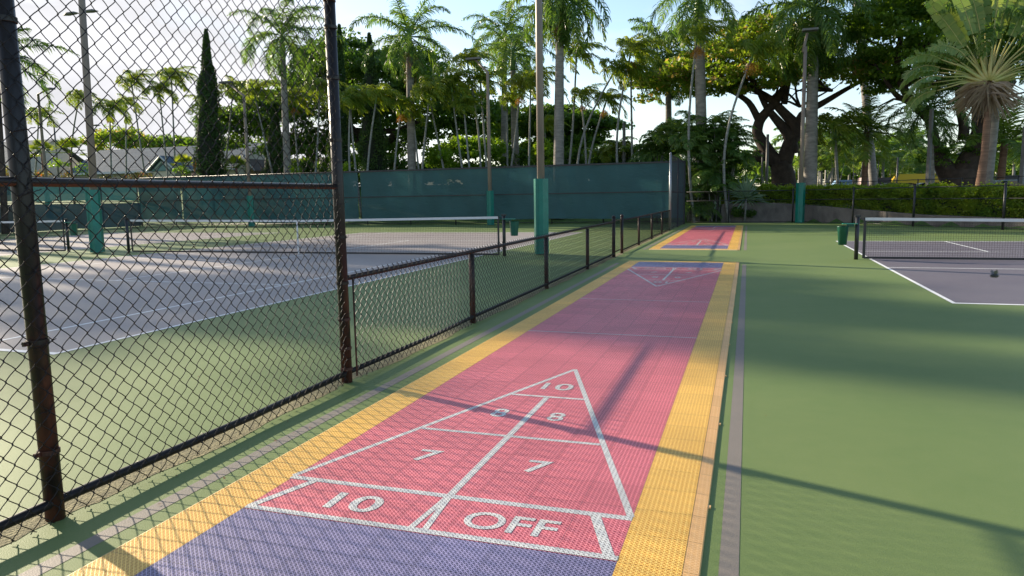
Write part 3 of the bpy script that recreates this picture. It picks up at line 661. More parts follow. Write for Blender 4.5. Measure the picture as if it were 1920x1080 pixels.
# ------------------------------------------------------------------ palms
def frond_arrays(L, a0, bend, n, ll, lw, az=0, droop=.8, wind=None, plum=0., curl=1.3, base=.12, rg=rng):
    """a pinnate frond: curved midrib plus two rows of drooping leaflets"""
    s = np.linspace(0, 1, n); el = a0-bend*s**curl
    dx = np.cos(el); dz = np.sin(el); ds = L/(n-1)
    x = np.concatenate([[0], np.cumsum((dx[:-1]+dx[1:])/2*ds)]); z = np.concatenate([[0], np.cumsum((dz[:-1]+dz[1:])/2*ds)])
    ca, sa = math.cos(az), math.sin(az)
    P = np.stack([x*ca, x*sa, z], 1)
    if wind is not None: P = P+np.array(wind)*(s**1.8*L)[:, None]
    T = np.gradient(P, axis=0); T /= np.linalg.norm(T, axis=1)[:, None]
    side = np.cross(T, [0, 0, 1.]); side /= np.linalg.norm(side, axis=1)[:, None]+1e-9
    upv = np.cross(side, T)
    mbv, mbf = [], []; c = 0
    m_ = s > base
    for sg in (1, -1):
        k = int(m_.sum()); lw_ = lw*rg.uniform(.8, 1.2, (k, 1)); ss = s[m_]
        ln = ll*(np.sin(math.pi*np.clip(ss*.86+.16, 0, 1))**.6+.12)*rg.uniform(.85, 1.15, k)
        lift = rg.normal(0, plum, k)+.12
        fwd = .35+.55*ss
        d1 = side[m_]*sg+T[m_]*fwd[:, None]+upv[m_]*lift[:, None]+rg.normal(0, .06, (k, 3)); d1 /= np.linalg.norm(d1, axis=1)[:, None]
        d2 = d1+np.array([0, 0, -1.])*(droop*rg.uniform(.7, 1.3, (k, 1))); d2 /= np.linalg.norm(d2, axis=1)[:, None]
        d3 = d2+np.array([0, 0, -1.])*(droop*1.2); d3 /= np.linalg.norm(d3, axis=1)[:, None]
        if wind is not None: d2 = d2+np.array(wind)*.8; d3 = d3+np.array(wind)*1.2
        W = np.cross(d1, upv[m_]+rg.normal(0, .35+plum, (k, 3))); W /= np.linalg.norm(W, axis=1)[:, None]+1e-9; W = W*lw_
        p0 = P[m_]; p1 = p0+d1*(ln*.4)[:, None]; p2 = p1+d2*(ln*.35)[:, None]; p3 = p2+d3*(ln*.25)[:, None]
        V = np.stack([p0-W*.4, p0+W*.4, p1-W*.5, p1+W*.5, p2-W*.4, p2+W*.4, p3], 1)
        i = (np.arange(k)*7)[:, None]+c
        mbv.append(V.reshape(-1, 3)); mbf.append((i+np.array([[0, 1, 3, 2]]), i+np.array([[2, 3, 5, 4]]), i+np.array([[4, 5, 6]]))); c += 7*k
    return P, np.concatenate(mbv), mbf
def add_frond(mb, O, mid, **k):
    P, V, Fs = frond_arrays(**k); O = np.array(O)
    b = mb.n; mb.v.append(V+O); mb.n += len(V)
    for fs in Fs:
        for f in fs: mb.f.append(f+b)
    st = max(1, len(P)//8); Q = P[::st]; mb.tube(Q+O, np.linspace(mid, mid*.25, len(Q)), 4, cap=False)
def crown(n, L, amin, amax, bend, nl, ll, lw, droop, plum=0., wind=None, curl=1.3, seed=1, mid=.03, r0=.1, zj=.0, down=None):
    rg = np.random.default_rng(seed); mb = MB()
    for i in range(n):
        f = (i+.5)/n; az = i*2.39996+rg.normal(0, .15); a0 = rad(amax+(amin-amax)*f)+rg.normal(0, .06)
        bd = rad(bend)*(.75+.5*f)*rg.uniform(.85, 1.15); l = L*rg.uniform(.88, 1.1)*(.85+.3*math.sin(math.pi*f))
        wv = None
        if wind is not None: wv = wind
        add_frond(mb, (math.cos(az)*r0, math.sin(az)*r0, -zj*f), mid, L=l, a0=a0, bend=bd, n=nl, ll=ll, lw=lw, az=az, droop=droop, wind=wv, plum=plum, curl=curl, rg=rg)
    return mb
WV = np.array([.30, -.06, -.02])*1.0
CR = {}
CR['royal'] = [crown(19, 3.6, -35, 78, 100, 78, .66, .048, .8, .35, seed=s, mid=.035, r0=.14, zj=.3, wind=WV*.35).mesh('royal_crown') for s in (1, 2, 3, 4)]
CR['droopy'] = [crown(28, 3.8, -60, 72, 95, 80, .85, .058, 1.2, .4, seed=s, mid=.035, r0=.14, zj=.5, wind=WV*.2).mesh('droopy_crown') for s in (5, 6)]
CR['thin'] = [crown(12, 1.4, 22, 86, 135, 36, .46, .044, .9, .2, seed=s, mid=.018, r0=.04, wind=WV*1.6, curl=1.1).mesh('thin_crown') for s in (7, 8, 9, 10)]
CR['coco'] = [crown(17, 2.9, -22, 78, 60, 56, .60, .046, .35, .08, seed=s, mid=.03, r0=.08, wind=WV*.25).mesh('coconut_crown') for s in (11, 12)]
CR['far'] = [crown(16, 2.2, -20, 78, 80, 24, .65, .11, .6, .15, seed=s, mid=.03, r0=.08).mesh('far_crown') for s in (13, 14, 15)]
def recolor(me, m):
    me.materials.clear(); me.materials.append(m); return me
for m_ in CR['royal']+CR['droopy']: recolor(m_, FROND)
for m_ in CR['thin']: recolor(m_, FRONDY)
for m_ in CR['coco']: recolor(m_, FRONDC)
for m_ in CR['far']: recolor(m_, FROND)
deadb = crown(4, 2.9, -78, -60, 25, 40, .5, .03, .8, .5, seed=31, mid=.03, r0=.18).mesh('dead_fronds'); recolor(deadb, DEAD)
fb = MB(); rg = np.random.default_rng(3)
for i in range(9):
    a = i*.7; e = np.array([math.cos(a)*.3+.12, math.sin(a)*.3, -.35-.2*rg.random()])
    fb.tube([(0, 0, 0), e*.5+np.array([0, 0, .08]), e], [.012, .008, .004], 4)
    C = e*rg.uniform(.3, 1.25, (60, 1))+rg.normal(0, .06, (60, 3)); V, F = leafquads(C, .026, 0, .9, rg); fb.add(V, F)
fruit = fb.mesh('fruit'); recolor(fruit, FRUIT)
def place(name, me, parent, top, rz=0, sc=1., rx=0, ry=0):
    o = bpy.data.objects.new(name, me); COL.objects.link(o); o.parent = parent
    o.location = np.array(top)-ORG[parent.name]; o.rotation_euler = (rx, ry, rz); o.scale = (sc,)*3 if np.isscalar(sc) else sc
    ORG[o.name] = ORG[parent.name]; return o
def path(b, t, bow, k=9):
    b = np.array(b, float); t = np.array(t, float); s = np.linspace(0, 1, k)[:, None]
    return b+(t-b)*s+np.array([1., 0, 0])*bow*np.sin(s*math.pi)
def palm(kind, label, bx, by, tx, ty, Y, rb, rt, bow=0, sc=1., var=0, rz=0, dead=False, frt=0, name=None, group=None, shaft=True, bark=None, dY=0, gz=None):
    """bx,by trunk foot and tx,ty trunk head as seen, Y the depth it stands at"""
    b = at(bx, by, Y); z0 = gz if gz is not None else float(hgt(b[0], Y))-.05
    t_ = at(tx, ty, Y+dY); b = at(bx, by, Y)
    # carry the foot down to the ground along the trunk's own line
    k = (b[2]-z0)/max(.1, (t_[2]-b[2])); foot = b-(t_-b)*k*.6; foot[2] = z0; foot[1] = Y
    nm = name or {'royal': 'royal_palm', 'droopy': 'royal_palm', 'thin': 'slender_palm', 'coco': 'coconut_palm', 'far': 'distant_palm'}[kind]
    t = thing(nm, label, 'palm tree', tuple(foot), group)
    P = path(foot, t_, bow, 12); s = np.linspace(0, 1, 12)
    if kind in ('royal', 'droopy'): R = rb*(1+.10*np.sin(s*math.pi*1.1))*(1-s)+rt*s; R[0] *= 1.25
    else: R = rb*(1-s)+rt*s; R[0] *= 1.3
    mk('trunk', MB().tube(P, R, 14 if kind != 'thin' else 8), bark or {'royal': PALMB, 'droopy': PALMB, 'thin': THINB, 'coco': PALMR, 'far': THINB}[kind], t, True)
    d = P[-1]-P[-2]; d /= np.linalg.norm(d); top = P[-1]
    if kind in ('royal', 'droopy') and shaft:
        L = 1.5*sc; Q = [top+d*L*q for q in (0, .15, .6, 1)]; mk('crownshaft', MB().tube(Q, [rt*1.0, rt*1.15, rt*.85, rt*.4], 12), SHAFT, t, True); top = top+d*L*.92
    if kind == 'thin' and shaft:
        Q = [top, top+d*.25, top+d*.6]; mk('crownshaft', MB().tube(Q, [rt, rt*1.25, rt*.6], 8), SHAFT, t, True); top = top+d*.5
    vs = CR[kind]; place('crown', vs[var % len(vs)], t, top, rz, sc, ry=math.atan2(d[0], d[2])*.7)
    if dead: place('dead_fronds', deadb, t, top-d*.8, rz, sc*.8)
    if frt: place('fruit_cluster', fruit, t, P[-1]-d*.05, rz, frt)
    return t
# big royal palms
palm('royal', 'tall royal palm with spreading crown and rust coloured sheath left of the bright bush', 772, 312, 768, 108, 45, .29, .24, sc=1.15, var=0, dead=True)
palm('royal', 'straight grey royal palm just left of the one with the swollen pale trunk', 944, 306, 946, 98, 56, .24, .20, sc=1.15, var=1)
palm('royal', 'royal palm with swollen pale trunk rising behind the back windscreen, left of the padded pole', 967, 308, 962, 132, 50, .30, .19, sc=1.05, var=2, rz=1)
palm('droopy', 'thick royal palm just right of the padded pole, brown dead fronds hanging on its right', 1047, 305, 1050, 24, 43, .34, .23, sc=1.0, var=0, dead=True)
palm('droopy', 'royal palm with heavy drooping crown behind the fan palm thicket', 1254, 250, 1253, 128, 54, .24, .20, sc=1.05, var=1, rz=.7)
palm('royal', 'royal palm above the far corner panel with its green sheath at the top edge', 1317, 300, 1311, 34, 44, .34, .26, sc=1.0, var=3, rz=2)
palm('droopy', 'tall royal palm with long hanging skirt of fronds beside the bent light pole', 1519, 345, 1526, 60, 44.5, .36, .26, sc=1.12, var=0, rz=2)
palm('royal', 'royal palm seen through the wire mesh with white trunk and arching crown', 539, 322, 530, 104, 45, .27, .20, sc=1.15, var=1, rz=.4)
palm('royal', 'palm at the left edge of the photo with fronds crossing behind the fence post', 3, 332, -8, 110, 30, .17, .13, sc=1.0, var=2, rz=1.2, shaft=False, bark=BARK)
palm('droopy', 'royal palm whose crown tops the right hand edge above the fan shaped palm', 1830, 380, 1838, -40, 47, .3, .25, sc=1.15, var=1, rz=1.5)
palm('droopy', 'royal palm crown hanging in from the top between the two big spreading trees', 1640, 350, 1600, -75, 62, .3, .26, sc=1.3, var=0, rz=.5)
# slender, wind blown palms: (foot x,y, head x,y, depth, bow, crown scale, fruit, label)
TH = [
 (587, 320, 599, 183, 44, .1, 1.1, 0, 'slender palm just left of the rusty fence post, behind the mesh'),
 (662, 318, 656, 206, 43, -.25, 1.0, 0, 'left stem of the slender palm pair just right of the rusty post'),
 (671, 318, 657, 200, 43.4, -.1, 1.15, 0, 'right stem of the slender palm pair just right of the rusty post'),
 (691, 318, 704, 196, 43, -.2, 1.05, 0, 'slender palm curving right in front of the dark cypress'),
 (740, 308, 751, 212, 44, -.1, .95, .9, 'slender palm with orange fruit left of the royal palm with the rust sheath'),
 (792, 312, 804, 190, 44, -.1, 1.3, 0, 'slender palm whose trunk crosses to meet its right neighbour in one crown'),
 (835, 312, 805, 184, 45, 0, 1.2, 0, 'slender palm leaning sharply left before the bright green bush'),
 (786, 312, 776, 232, 45, 0, .9, 0, 'short slender palm tight against the right side of the tallest left royal palm'),
 (870, 309, 848, 176, 44, -.05, 1.3, 0, 'slender palm over the middle of the bright green bush'),
 (896, 309, 879, 132, 45, .3, 1.15, 0, 'tallest slender palm over the bright green bush'),
 (881, 309, 871, 215, 43.5, 0, .9, 0, 'small slender palm standing low between two taller ones over the bush'),
 (913, 309, 902, 170, 45, 0, 1.1, .7, 'slender palm touching the thin light pole at the back fence'),
 (951, 306, 951, 205, 47, 0, .8, 0, 'thin stem between the two middle royal palms'),
 (954, 306, 974, 178, 46, .1, 1.15, 1.1, 'slender palm leaning right across the swollen royal palm trunk, orange fruit below'),
 (991, 306, 995, 168, 45, 0, 1.2, 0, 'slender palm immediately left of the padded pole'),
 (1025, 305, 1022, 250, 50, 0, .9, 0, 'short palm half hidden behind the padded pole'),
 (1064, 305, 1080, 122, 46, .1, 1.2, 0, 'slender pale palm leaning right beside the thickest grey royal trunk'),
 (1097, 303, 1091, 196, 46, .1, .95, .6, 'leftmost of the three wind bent slender palms against the sky'),
 (1101, 303, 1144, 148, 45, -.9, 1.15, 0, 'long curved slender palm sweeping right against the sky'),
 (1109, 303, 1132, 204, 46, -.3, .95, .8, 'short slender palm leaning right under the long curved one'),
 (1168, 303, 1180, 112, 45, -.5, 1.3, 1.0, 'slender palm with dense round crown left of the drooping royal palm'),
 (1186, 303, 1183, 152, 47, .0, 1.0, 0, 'straight slender stem right beside the dense round crowned one'),
 (1303, 287, 1305, 86, 41.8, -.35, 1.1, 1.1, 'slender palm with bright orange fruit rising out of the thicket'),
 (1374, 345, 1407, 115, 41.9, -.75, 1.15, 1.2, 'long bare bent slender palm with golden fruit in front of the flowering tree'),
 (315, 333, 300, 184, 52, 0, 1.2, 0, 'left palm of the tall thin pair through the mesh, left of the cypress'),
 (329, 333, 322, 158, 52, 0, 1.4, 0, 'right palm of the tall thin pair through the mesh, left of the cypress'),
 (273, 333, 248, 166, 52, 0, 1.35, 0, 'thin palm leaning left above the shingled house gable'),
 (236, 333, 236, 205, 55, 0, 1.1, 0, 'thin straight palm beside the one leaning over the gable'),
 (208, 333, 206, 218, 48, 0, 1.3, .9, 'thin palm with hanging orange stalk just right of the big left pole'),
 (138, 330, 146, 196, 48, -.5, 1.1, 0, 'thin bowed palm just left of the double headed lamp pole'),
 (62, 330, 72, 228, 48, .1, 1.1, 0, 'thin leaning palm just right of the big black fence post'),
 (420, 322, 436, 180, 50, 0, 1.3, 0, 'yellowish thin palm immediately right of the tall cypress'),
 (513, 322, 480, 190, 47, 0, 1.3, 0, 'thin palm leaning left across the back lamp pole'),
 (560, 322, 550, 200, 48, 0, 1.4, .9, 'thin palm with orange fruit under the arching royal crown'),
 (402, 328, 388, 210, 49, 0, 1.2, 0, 'yellow green thin palm in front of the tall cypress'),
]
for i, (a, b, c, d, Yd, bw, s, fr, lb) in enumerate(TH):
    palm('thin', lb, a, b, c, d, Yd, .085, .055, bow=bw, sc=s*1.1, var=i, rz=rng.normal(0, .25), frt=fr, group='slender wind blown palms', gz=None)
# right side palms
palm('coco', 'coconut palm with reddish ringed trunk standing between the two spreading trees', 1620, 350, 1626, 248, 47, .19, .14, sc=1.0, var=0)
palm('thin', 'small palm with pale stem left of the reddish coconut palm', 1572, 352, 1566, 258, 46, .10, .08, sc=1.6, var=1, bark=THINB)
palm('royal', 'palm with wide drooping crown half hidden by the grey square pole', 1748, 355, 1746, 236, 45, .15, .11, sc=.82, var=2)
palm('coco', 'coconut palm at the right edge behind the fan shaped palm', 1872, 370, 1884, 268, 46, .22, .17, sc=1.35, var=1, rz=1)
FP = [(1430, 330, 1432, 300), (1560, 335, 1561, 270), (1592, 335, 1595, 300), (1604, 340, 1602, 262), (1655, 340, 1657, 285), (1678, 345, 1680, 282), (1714, 352, 1716, 262), (1500, 340, 1498, 262), (1880, 340, 1882, 285), (1900, 345, 1903, 280), (1540, 335, 1540, 285), (1725, 330, 1727, 305), (1765, 340, 1767, 290), (1548, 340, 1580, 268)]
FL = ['behind the forked tree trunk', 'in the gap left of the coconut palm', 'over the blue vehicle roof', 'touching the left of the reddish trunk', 'over the painted box truck', 'over the cab of the yellow truck', 'with reddish stem before the yellow truck', 'left of the thick grey palm trunk', 'left one beside the brown hotel roof', 'right one beside the brown hotel roof', 'over the parked pale car', 'over the middle of the yellow truck', 'against the huge right trunk', 'low and wide beyond the pale car']
for i, ((a, b, c, d), lb) in enumerate(zip(FP, FL)):
    palm('far', 'small distant palm '+lb, a, b, c, d, 72+(i*7) % 22, .16, .12, sc=1.15+.25*((i*5) % 3)/2, var=i, rz=i, group='distant palms beyond the car park')
# palms outside the left edge that throw the striped shadows on the courts
for i, (x, y, z, lb) in enumerate([(-46, 26, 16.2, 'first'), (-50, 29.5, 17.5, 'second'), (-44, 22.0, 14.2, 'third'), (-52, 34.5, 18, 'fourth'), (-55, 24, 17, 'fifth')]):
    t = thing('royal_palm', 'royal palm standing outside the left edge of the photo, %s from the camera side' % lb, 'palm tree', (x, y, .5))
    mk('trunk', MB().tube([(x, y, .5), (x, y, z*.5), (x, y, z)], [.32, .3, .22], 12), PALMB, t, True); place('crown', CR['royal'][i % 4], t, (x, y, z), i, 1.0)

# ------------------------------------------------------------------ traveller's palm
TY = 36.5; c = at(1852, 156, TY); K = 1/ppm(TY, 1850)
t = thing('fan_palm', "fan shaped traveller's palm with torn leaves, dead skirt and ringed trunk at the right edge", 'palm tree', tuple(at(1828, 405, TY)*np.array([1, 1, 0])+np.array([0, 0, .1])))
f0 = at(1828, 405, TY); f0[2] = .1
mk('trunk', MB().tube([f0, at(1836, 360, TY), at(1846, 290, TY), at(1852, 215, TY), at(1852, 150, TY)], [.30, .20, .15, .14, .13], 16), PALMR, t, True)
pet = MB(); bl = MB(); rg = np.random.default_rng(21)
ang = np.concatenate([np.linspace(178, 108, 13), np.linspace(100, 8, 17)])
for i, a in enumerate(ang):
    a = rad(a); ln = (74+rg.normal(0, 9))*K*(1.0 if a > 1.9 else 1.15); yo = (i % 3-1)*.10
    d = np.array([math.cos(a), 0, math.sin(a)]); hz = abs(math.cos(a)); p0 = c+np.array([math.cos(a)*.15, yo, math.sin(a)*.1]); p1 = p0+d*ln+np.array([0, yo, -.16*hz*ln])
    pm = (p0+p1)/2+np.array([0, 0, .08*ln*hz])
    pet.tube([p0, (p0*2+pm)/3, pm, p1], [.13, .085, .038, .024], 6)
    # blade: the midrib runs on and bends over, torn strips hang from both sides
    up_ = hz < .55; bd = rad(12 if up_ else 50+45*hz); Lb = (2.3 if up_ else 1.55)+rg.random()*.4; n = 40
    s_ = np.linspace(0, 1, n); sg = 1 if math.cos(a) > 0 else -1; el = (a if sg > 0 else math.pi-a)-bd*s_
    px = np.cumsum(np.cos(el))*Lb/n*sg; pz = np.cumsum(np.sin(el))*Lb/n; M_ = p1+np.stack([px, yo*s_*2, pz], 1)
    pet.tube(M_[::5], np.linspace(.024, .008, len(M_[::5])), 4, cap=False)
    T = np.gradient(M_, axis=0); T /= np.linalg.norm(T, axis=1)[:, None]; tw = rg.uniform(-.5, .5) if up_ else rg.uniform(-1.1, 1.1)
    for sd in (1, -1):
        Sd = (np.cross(T, [0, 1, 0])*math.cos(tw)+np.array([0, 1., 0])*math.sin(tw))*sd
        w = (.29 if up_ else .28)*np.clip(np.sin(math.pi*np.clip(s_*.88+.10, 0, 1)), 0, 1)**.45; k = 0
        while k < n-1:
            m_ = min(n-1, k+int(rg.integers(1, 3 if not up_ else 7))); hang = rg.uniform(.1, .9) if not up_ else rg.uniform(0, .25)
            A, B = M_[k], M_[m_]-(M_[m_]-M_[m_-1])*.18
            e = Sd[k]+np.array([0, 0, -hang])+T[k]*.25; e = e/np.linalg.norm(e)*w[k]*.6; e2 = e/np.linalg.norm(e)+np.array([0, 0, -hang*1.6]); e2 = e2/np.linalg.norm(e2)*w[k]*.55*rg.uniform(.7, 1.15)
            bl.add([A, B, B+e, A+e, B+e+e2*.9, A+e+e2], [[0, 1, 2, 3], [3, 2, 4, 5]]); k = m_
mk('petioles', pet, mat('pale petioles', (.46, .36, .13), .5, col2=(.26, .32, .09), vscale=1.2), t, True)
mk('leaf_blades', bl, leafmat('traveller palm leaf', (.10, .20, .06), (.22, .27, .09), .35, .4), t)
pet = MB()
for i in range(360):
    a = rad(rg.uniform(-178, -2)); ln = rg.uniform(.5, 1.35)*(.75+.35*abs(math.cos(a))); o = c+np.array([rg.normal(0, .10)+math.cos(a)*.12, rg.normal(0, .14), rg.uniform(-.6, .1)])
    d = np.array([math.cos(a)*.8, rg.normal(0, .15), -.12-abs(math.sin(a))*.75]); d /= np.linalg.norm(d); q = o+d*ln+np.array([0, 0, -.3*ln*ln*.35])
    w = np.cross(d, [0, 1, 0]); w = w/np.linalg.norm(w)*.035+np.array([0, .02, 0]); m2 = o+d*ln*.5+np.array([0, 0, .07])
    pet.add([o-w, o+w, m2+w, m2-w, q+w*.3, q-w*.3], [[0, 1, 2, 3], [3, 2, 4, 5]])
mk('dead_skirt', pet, leafmat('dry fan leaf', (.36, .27, .19), (.16, .10, .07), .25, .8), t)
t2 = thing('palm_trunk', 'pale bare palm trunk standing right behind the fan shaped palm', 'palm tree', tuple(at(1850, 400, 38)*np.array([1, 1, 0])))
mk('trunk', MB().tube([at(1850, 398, 38)*np.array([1, 1, 0]), at(1855, 330, 38), at(1866, 230, 38), at(1868, 150, 38), at(1868, 60, 38)], [.22, .17, .15, .14, .13], 14), PALMB, t2, True)
place('crown', CR['droopy'][1], t2, at(1868, 40, 38), 2., .8)

# ------------------------------------------------------------------ broad trees
def canopy(mb, ells, Y, dens=1., size=.16, flat=.35, clump=.9, per=90, rg=rng, up=.08, lim=None):
    """ells: (px, py, rx, ry, depth radius m): clumps of leaves through each ellipsoid, mostly near its shell"""
    for (px, py, rx, ry, rd, *dy) in ells:
        Yc = Y+(dy[0] if dy else 0); C = at(px, py, Yc); k = 1/ppm(Yc, px); R = np.array([rx*k, rd, ry*k])
        n = int(dens*(R[0]*R[1]+R[0]*R[2]+R[1]*R[2])*1.1)+3
        d = rg.normal(0, 1, (n, 3)); d /= np.linalg.norm(d, axis=1)[:, None]; d[:, 2] = np.where(rg.random(n) < .6, np.abs(d[:, 2]), d[:, 2])
        cc = C+d*R*rg.uniform(.55, 1.0, (n, 1))
        cr = clump*rg.uniform(.6, 1.3, (n, 1, 1))
        q = rg.normal(0, 1, (n, per, 3)); q /= np.linalg.norm(q, axis=2)[:, :, None]; q *= rg.uniform(.2, 1, (n, per, 1))**.6
        pts = cc[:, None]+q*cr*np.array([1, 1, flat]); V, F = leafquads(pts.reshape(-1, 3), size, up, rg=rg); mb.add(V, F)
    return mb
def limbs(mb, polys, Y):
    for p in polys:
        P = np.array([at(a, b, Y+(q[0] if q else 0)) for a, b, r, *q in p]); R = np.array([r for a, b, r, *q in p])
        # resample smoothly
        k = len(P); s = np.linspace(0, k-1, (k-1)*4+1); Pi = np.stack([np.interp(s, range(k), P[:, j]) for j in range(3)], 1)
        for _ in range(2): Pi[1:-1] = (Pi[:-2]+2*Pi[1:-1]+Pi[2:])/4
        mb.tube(Pi, np.interp(s, range(k), R), 10)
    return mb
def branches(mb, n, starts, Y, spread, rg, r=.09, L=4.):
    for i in range(n):
        a, b, dy = starts[i % len(starts)]; p = at(a, b, Y+dy); d = np.array([rg.normal(0, 1), rg.normal(0, 1), abs(rg.normal(.5, .3))]); d /= np.linalg.norm(d)
        P = [p]; 
        for k in range(5): d = d+rg.normal(0, .25, 3); d[2] += .02; d /= np.linalg.norm(d); P.append(P[-1]+d*L/5*rg.uniform(.7, 1.3))
        mb.tube(P, np.linspace(r, .015, 6), 5, cap=False)
def tree(name, label, foot, Y, trunk_polys, ells, leaf, dens=1., size=.16, seed=1, br=(), group=None, cat='tree', bark=BARK, nb=24, **k):
    rg = np.random.default_rng(seed); f = at(*foot, Y); f[2] = hgt(f[0], Y)-.1
    t = thing(name, label, cat, tuple(f), group)
    tm = MB()
    if trunk_polys: limbs(tm, trunk_polys, Y)
    if br: branches(tm, nb, br, Y, 1, rg)
    if tm.n: mk('trunk', tm, bark, t, True)
    mk('crown', canopy(MB(), ells, Y, dens, size, rg=rg, **k), leaf, t)
    return t
# flowering monkeypod right of centre
tree('spreading_tree', 'broad spreading tree with pinkish blossom and twisted forked trunk, right of centre', (1470, 350), 50, [
 [(1472, 365, .85), (1468, 325, .75), (1462, 305, .62)],
 [(1465, 312, .5), (1448, 298, .48), (1432, 272, .42), (1418, 250, .36), (1424, 225, .33), (1442, 205, .3), (1462, 180, .28), (1478, 150, .2)],
 [(1440, 285, .42), (1424, 296, .38), (1418, 290, .34), (1424, 284, .25)],
 [(1466, 318, .55), (1476, 285, .5), (1482, 265, .45), (1494, 248, .4), (1490, 232, .36), (1470, 212, .3), (1445, 185, .24), (1400, 160, .16), (1350, 148, .1)],
 [(1476, 280, .45), (1486, 272, .4), (1488, 288, .3)],
 [(1482, 262, .4), (1474, 245, .34), (1452, 220, .26), (1436, 200, .2), (1420, 165, .16), (1400, 130, .1)],
 [(1494, 248, .3), (1500, 215, .26), (1540, 195, .2), (1590, 165, .14), (1640, 140, .08)],
 [(1470, 195, .22), (1478, 150, .2), (1470, 110, .12)], [(1424, 228, .25), (1405, 190, .2), (1370, 170, .12), (1330, 160, .08)]],
 [(1440, 75, 75, 38, 5), (1370, 105, 62, 34, 5), (1335, 150, 70, 26, 4), (1230, 165, 42, 26, 3), (1500, 110, 80, 40, 5), (1290, 130, 40, 26, 3), (1580, 140, 60, 30, 4), (1400, 150, 90, 20, 4, -2), (1640, 120, 40, 26, 3)], LEAFF, dens=1.7, size=.15, seed=5,
 br=[(1440, 190, 0), (1400, 150, 0), (1480, 150, 0), (1350, 150, 0), (1560, 170, 0), (1500, 200, 0)], clump=1.0, flat=.28)
tree('spreading_tree', 'huge dark spreading tree with thick V shaped moss covered trunk at the right', (1795, 370), 46, [
 [(1795, 390, 1.1), (1798, 345, 1.0), (1800, 318, .95)],
 [(1786, 338, .6), (1762, 300, .42), (1752, 270, .32), (1748, 245, .27), (1735, 200, .2)],
 [(1805, 330, .7), (1822, 290, .55), (1838, 250, .46), (1850, 222, .38), (1870, 190, .28), (1900, 150, .2)],
 [(1806, 262, .3), (1808, 238, .26), (1800, 205, .22), (1796, 165, .16), (1800, 120, .1)],
 [(1742, 225, .22), (1712, 195, .24), (1690, 160, .22), (1682, 110, .18), (1690, 60, .12)], [(1712, 195, .18), (1680, 180, .14), (1660, 150, .1), (1640, 120, .06)],
 [(1690, 160, .12), (1720, 120, .1), (1750, 80, .06)]],
 [(1680, 30, 80, 42, 5), (1760, 40, 90, 50, 6), (1640, 60, 50, 40, 4), (1700, 100, 70, 34, 5), (1860, 60, 80, 60, 6, 2), (1740, 140, 60, 22, 4), (1900, 130, 40, 40, 4, 2), (1660, 150, 40, 22, 3), (1840, 15, 90, 40, 5)], LEAF, dens=1.6, size=.14, seed=6,
 br=[(1690, 110, 0), (1700, 160, 0), (1796, 165, 0), (1870, 190, 0), (1720, 190, 0)], clump=1.0, flat=.28)
t_ = thing('ivy', 'dark green creeper clinging to the forked trunk of the huge right tree', 'climbing plant', tuple(at(1798, 300, 45)))
mk('foliage', canopy(MB(), [(1808, 268, 14, 22, .7, -.6), (1770, 300, 20, 26, .7, -.6), (1822, 290, 18, 22, .8, -.6), (1762, 285, 12, 22, .5, -.6)], 46, dens=3, size=.07, clump=.4, per=60), LEAF, t_)
tree('spreading_tree', 'wide dark shade tree filling the back left of centre behind the cypresses', (690, 330), 58, [
 [(700, 335, .8), (690, 290, .65), (670, 255, .45), (640, 220, .3)], [(700, 300, .5), (740, 250, .32), (790, 225, .22), (850, 205, .12)], [(655, 245, .3), (735, 246, .25), (770, 247, .12)], [(600, 330, .6), (585, 290, .5), (550, 250, .3)]],
 [(620, 130, 60, 50, 5, 3), (480, 200, 46, 46, 4), (560, 285, 60, 24, 4), (770, 130, 60, 40, 5, 4), (780, 262, 30, 20, 3), (660, 115, 60, 48, 5), (730, 150, 80, 55, 6), (600, 190, 75, 60, 6), (800, 190, 80, 50, 6), (700, 220, 80, 30, 5), (880, 215, 60, 45, 5), (520, 230, 70, 50, 5), (620, 265, 60, 30, 4), (850, 245, 60, 25, 4), (720, 280, 36, 22, 3), (450, 250, 50, 45, 5)], LEAFD, dens=1.8, size=.17, seed=8,
 br=[(640, 220, 0), (740, 230, 0), (790, 210, 0), (690, 200, 0)], clump=1.2, flat=.3)
tree('spreading_tree', 'dark flat topped tree on the skyline behind the sky palms', (1060, 305), 66, [[(1065, 320, .5), (1070, 270, .4), (1090, 235, .2)]],
 [(1040, 230, 60, 34, 5), (1100, 235, 50, 26, 4), (1000, 260, 70, 34, 5), (1080, 275, 50, 26, 4), (1140, 240, 26, 14, 2), (960, 240, 50, 40, 5), (1020, 295, 80, 22, 4), (1130, 298, 70, 14, 3)], LEAFD, dens=1.6, size=.2, seed=9, br=[(1080, 240, 0)], nb=12, clump=1.2, flat=.35)
tree('bush', 'bright green leafy bush over the back windscreen under the slender palms', (870, 320), 47, [], [(855, 295, 54, 32, 2.4), (910, 292, 38, 34, 2.2), (826, 305, 28, 18, 1.6), (880, 272, 34, 16, 1.6), (900, 330, 60, 22, 2), (1020, 290, 16, 26, 1)], BUSH, dens=4.2, size=.13, seed=10, cat='shrub', clump=.55, flat=.7, per=70)
tree('round_tree', 'dense rounded tree beyond the shingled roof on the left', (235, 330), 95, [[(235, 330, .5), (238, 290, .4)]], [(225, 262, 44, 22, 5), (262, 272, 30, 14, 4), (190, 270, 20, 14, 3)], LEAFF, dens=.8, size=.26, seed=11, clump=1.5, flat=.5)
tree('round_tree', 'low dark tree line right of the rounded tree behind the left houses', (330, 330), 100, [[(330, 330, .5), (330, 290, .4)]], [(320, 272, 60, 14, 5), (390, 280, 60, 16, 5), (440, 285, 60, 25, 5)], LEAF, dens=.8, size=.28, seed=12, clump=1.5, flat=.5)
m3 = MB(); rg = np.random.default_rng(77)
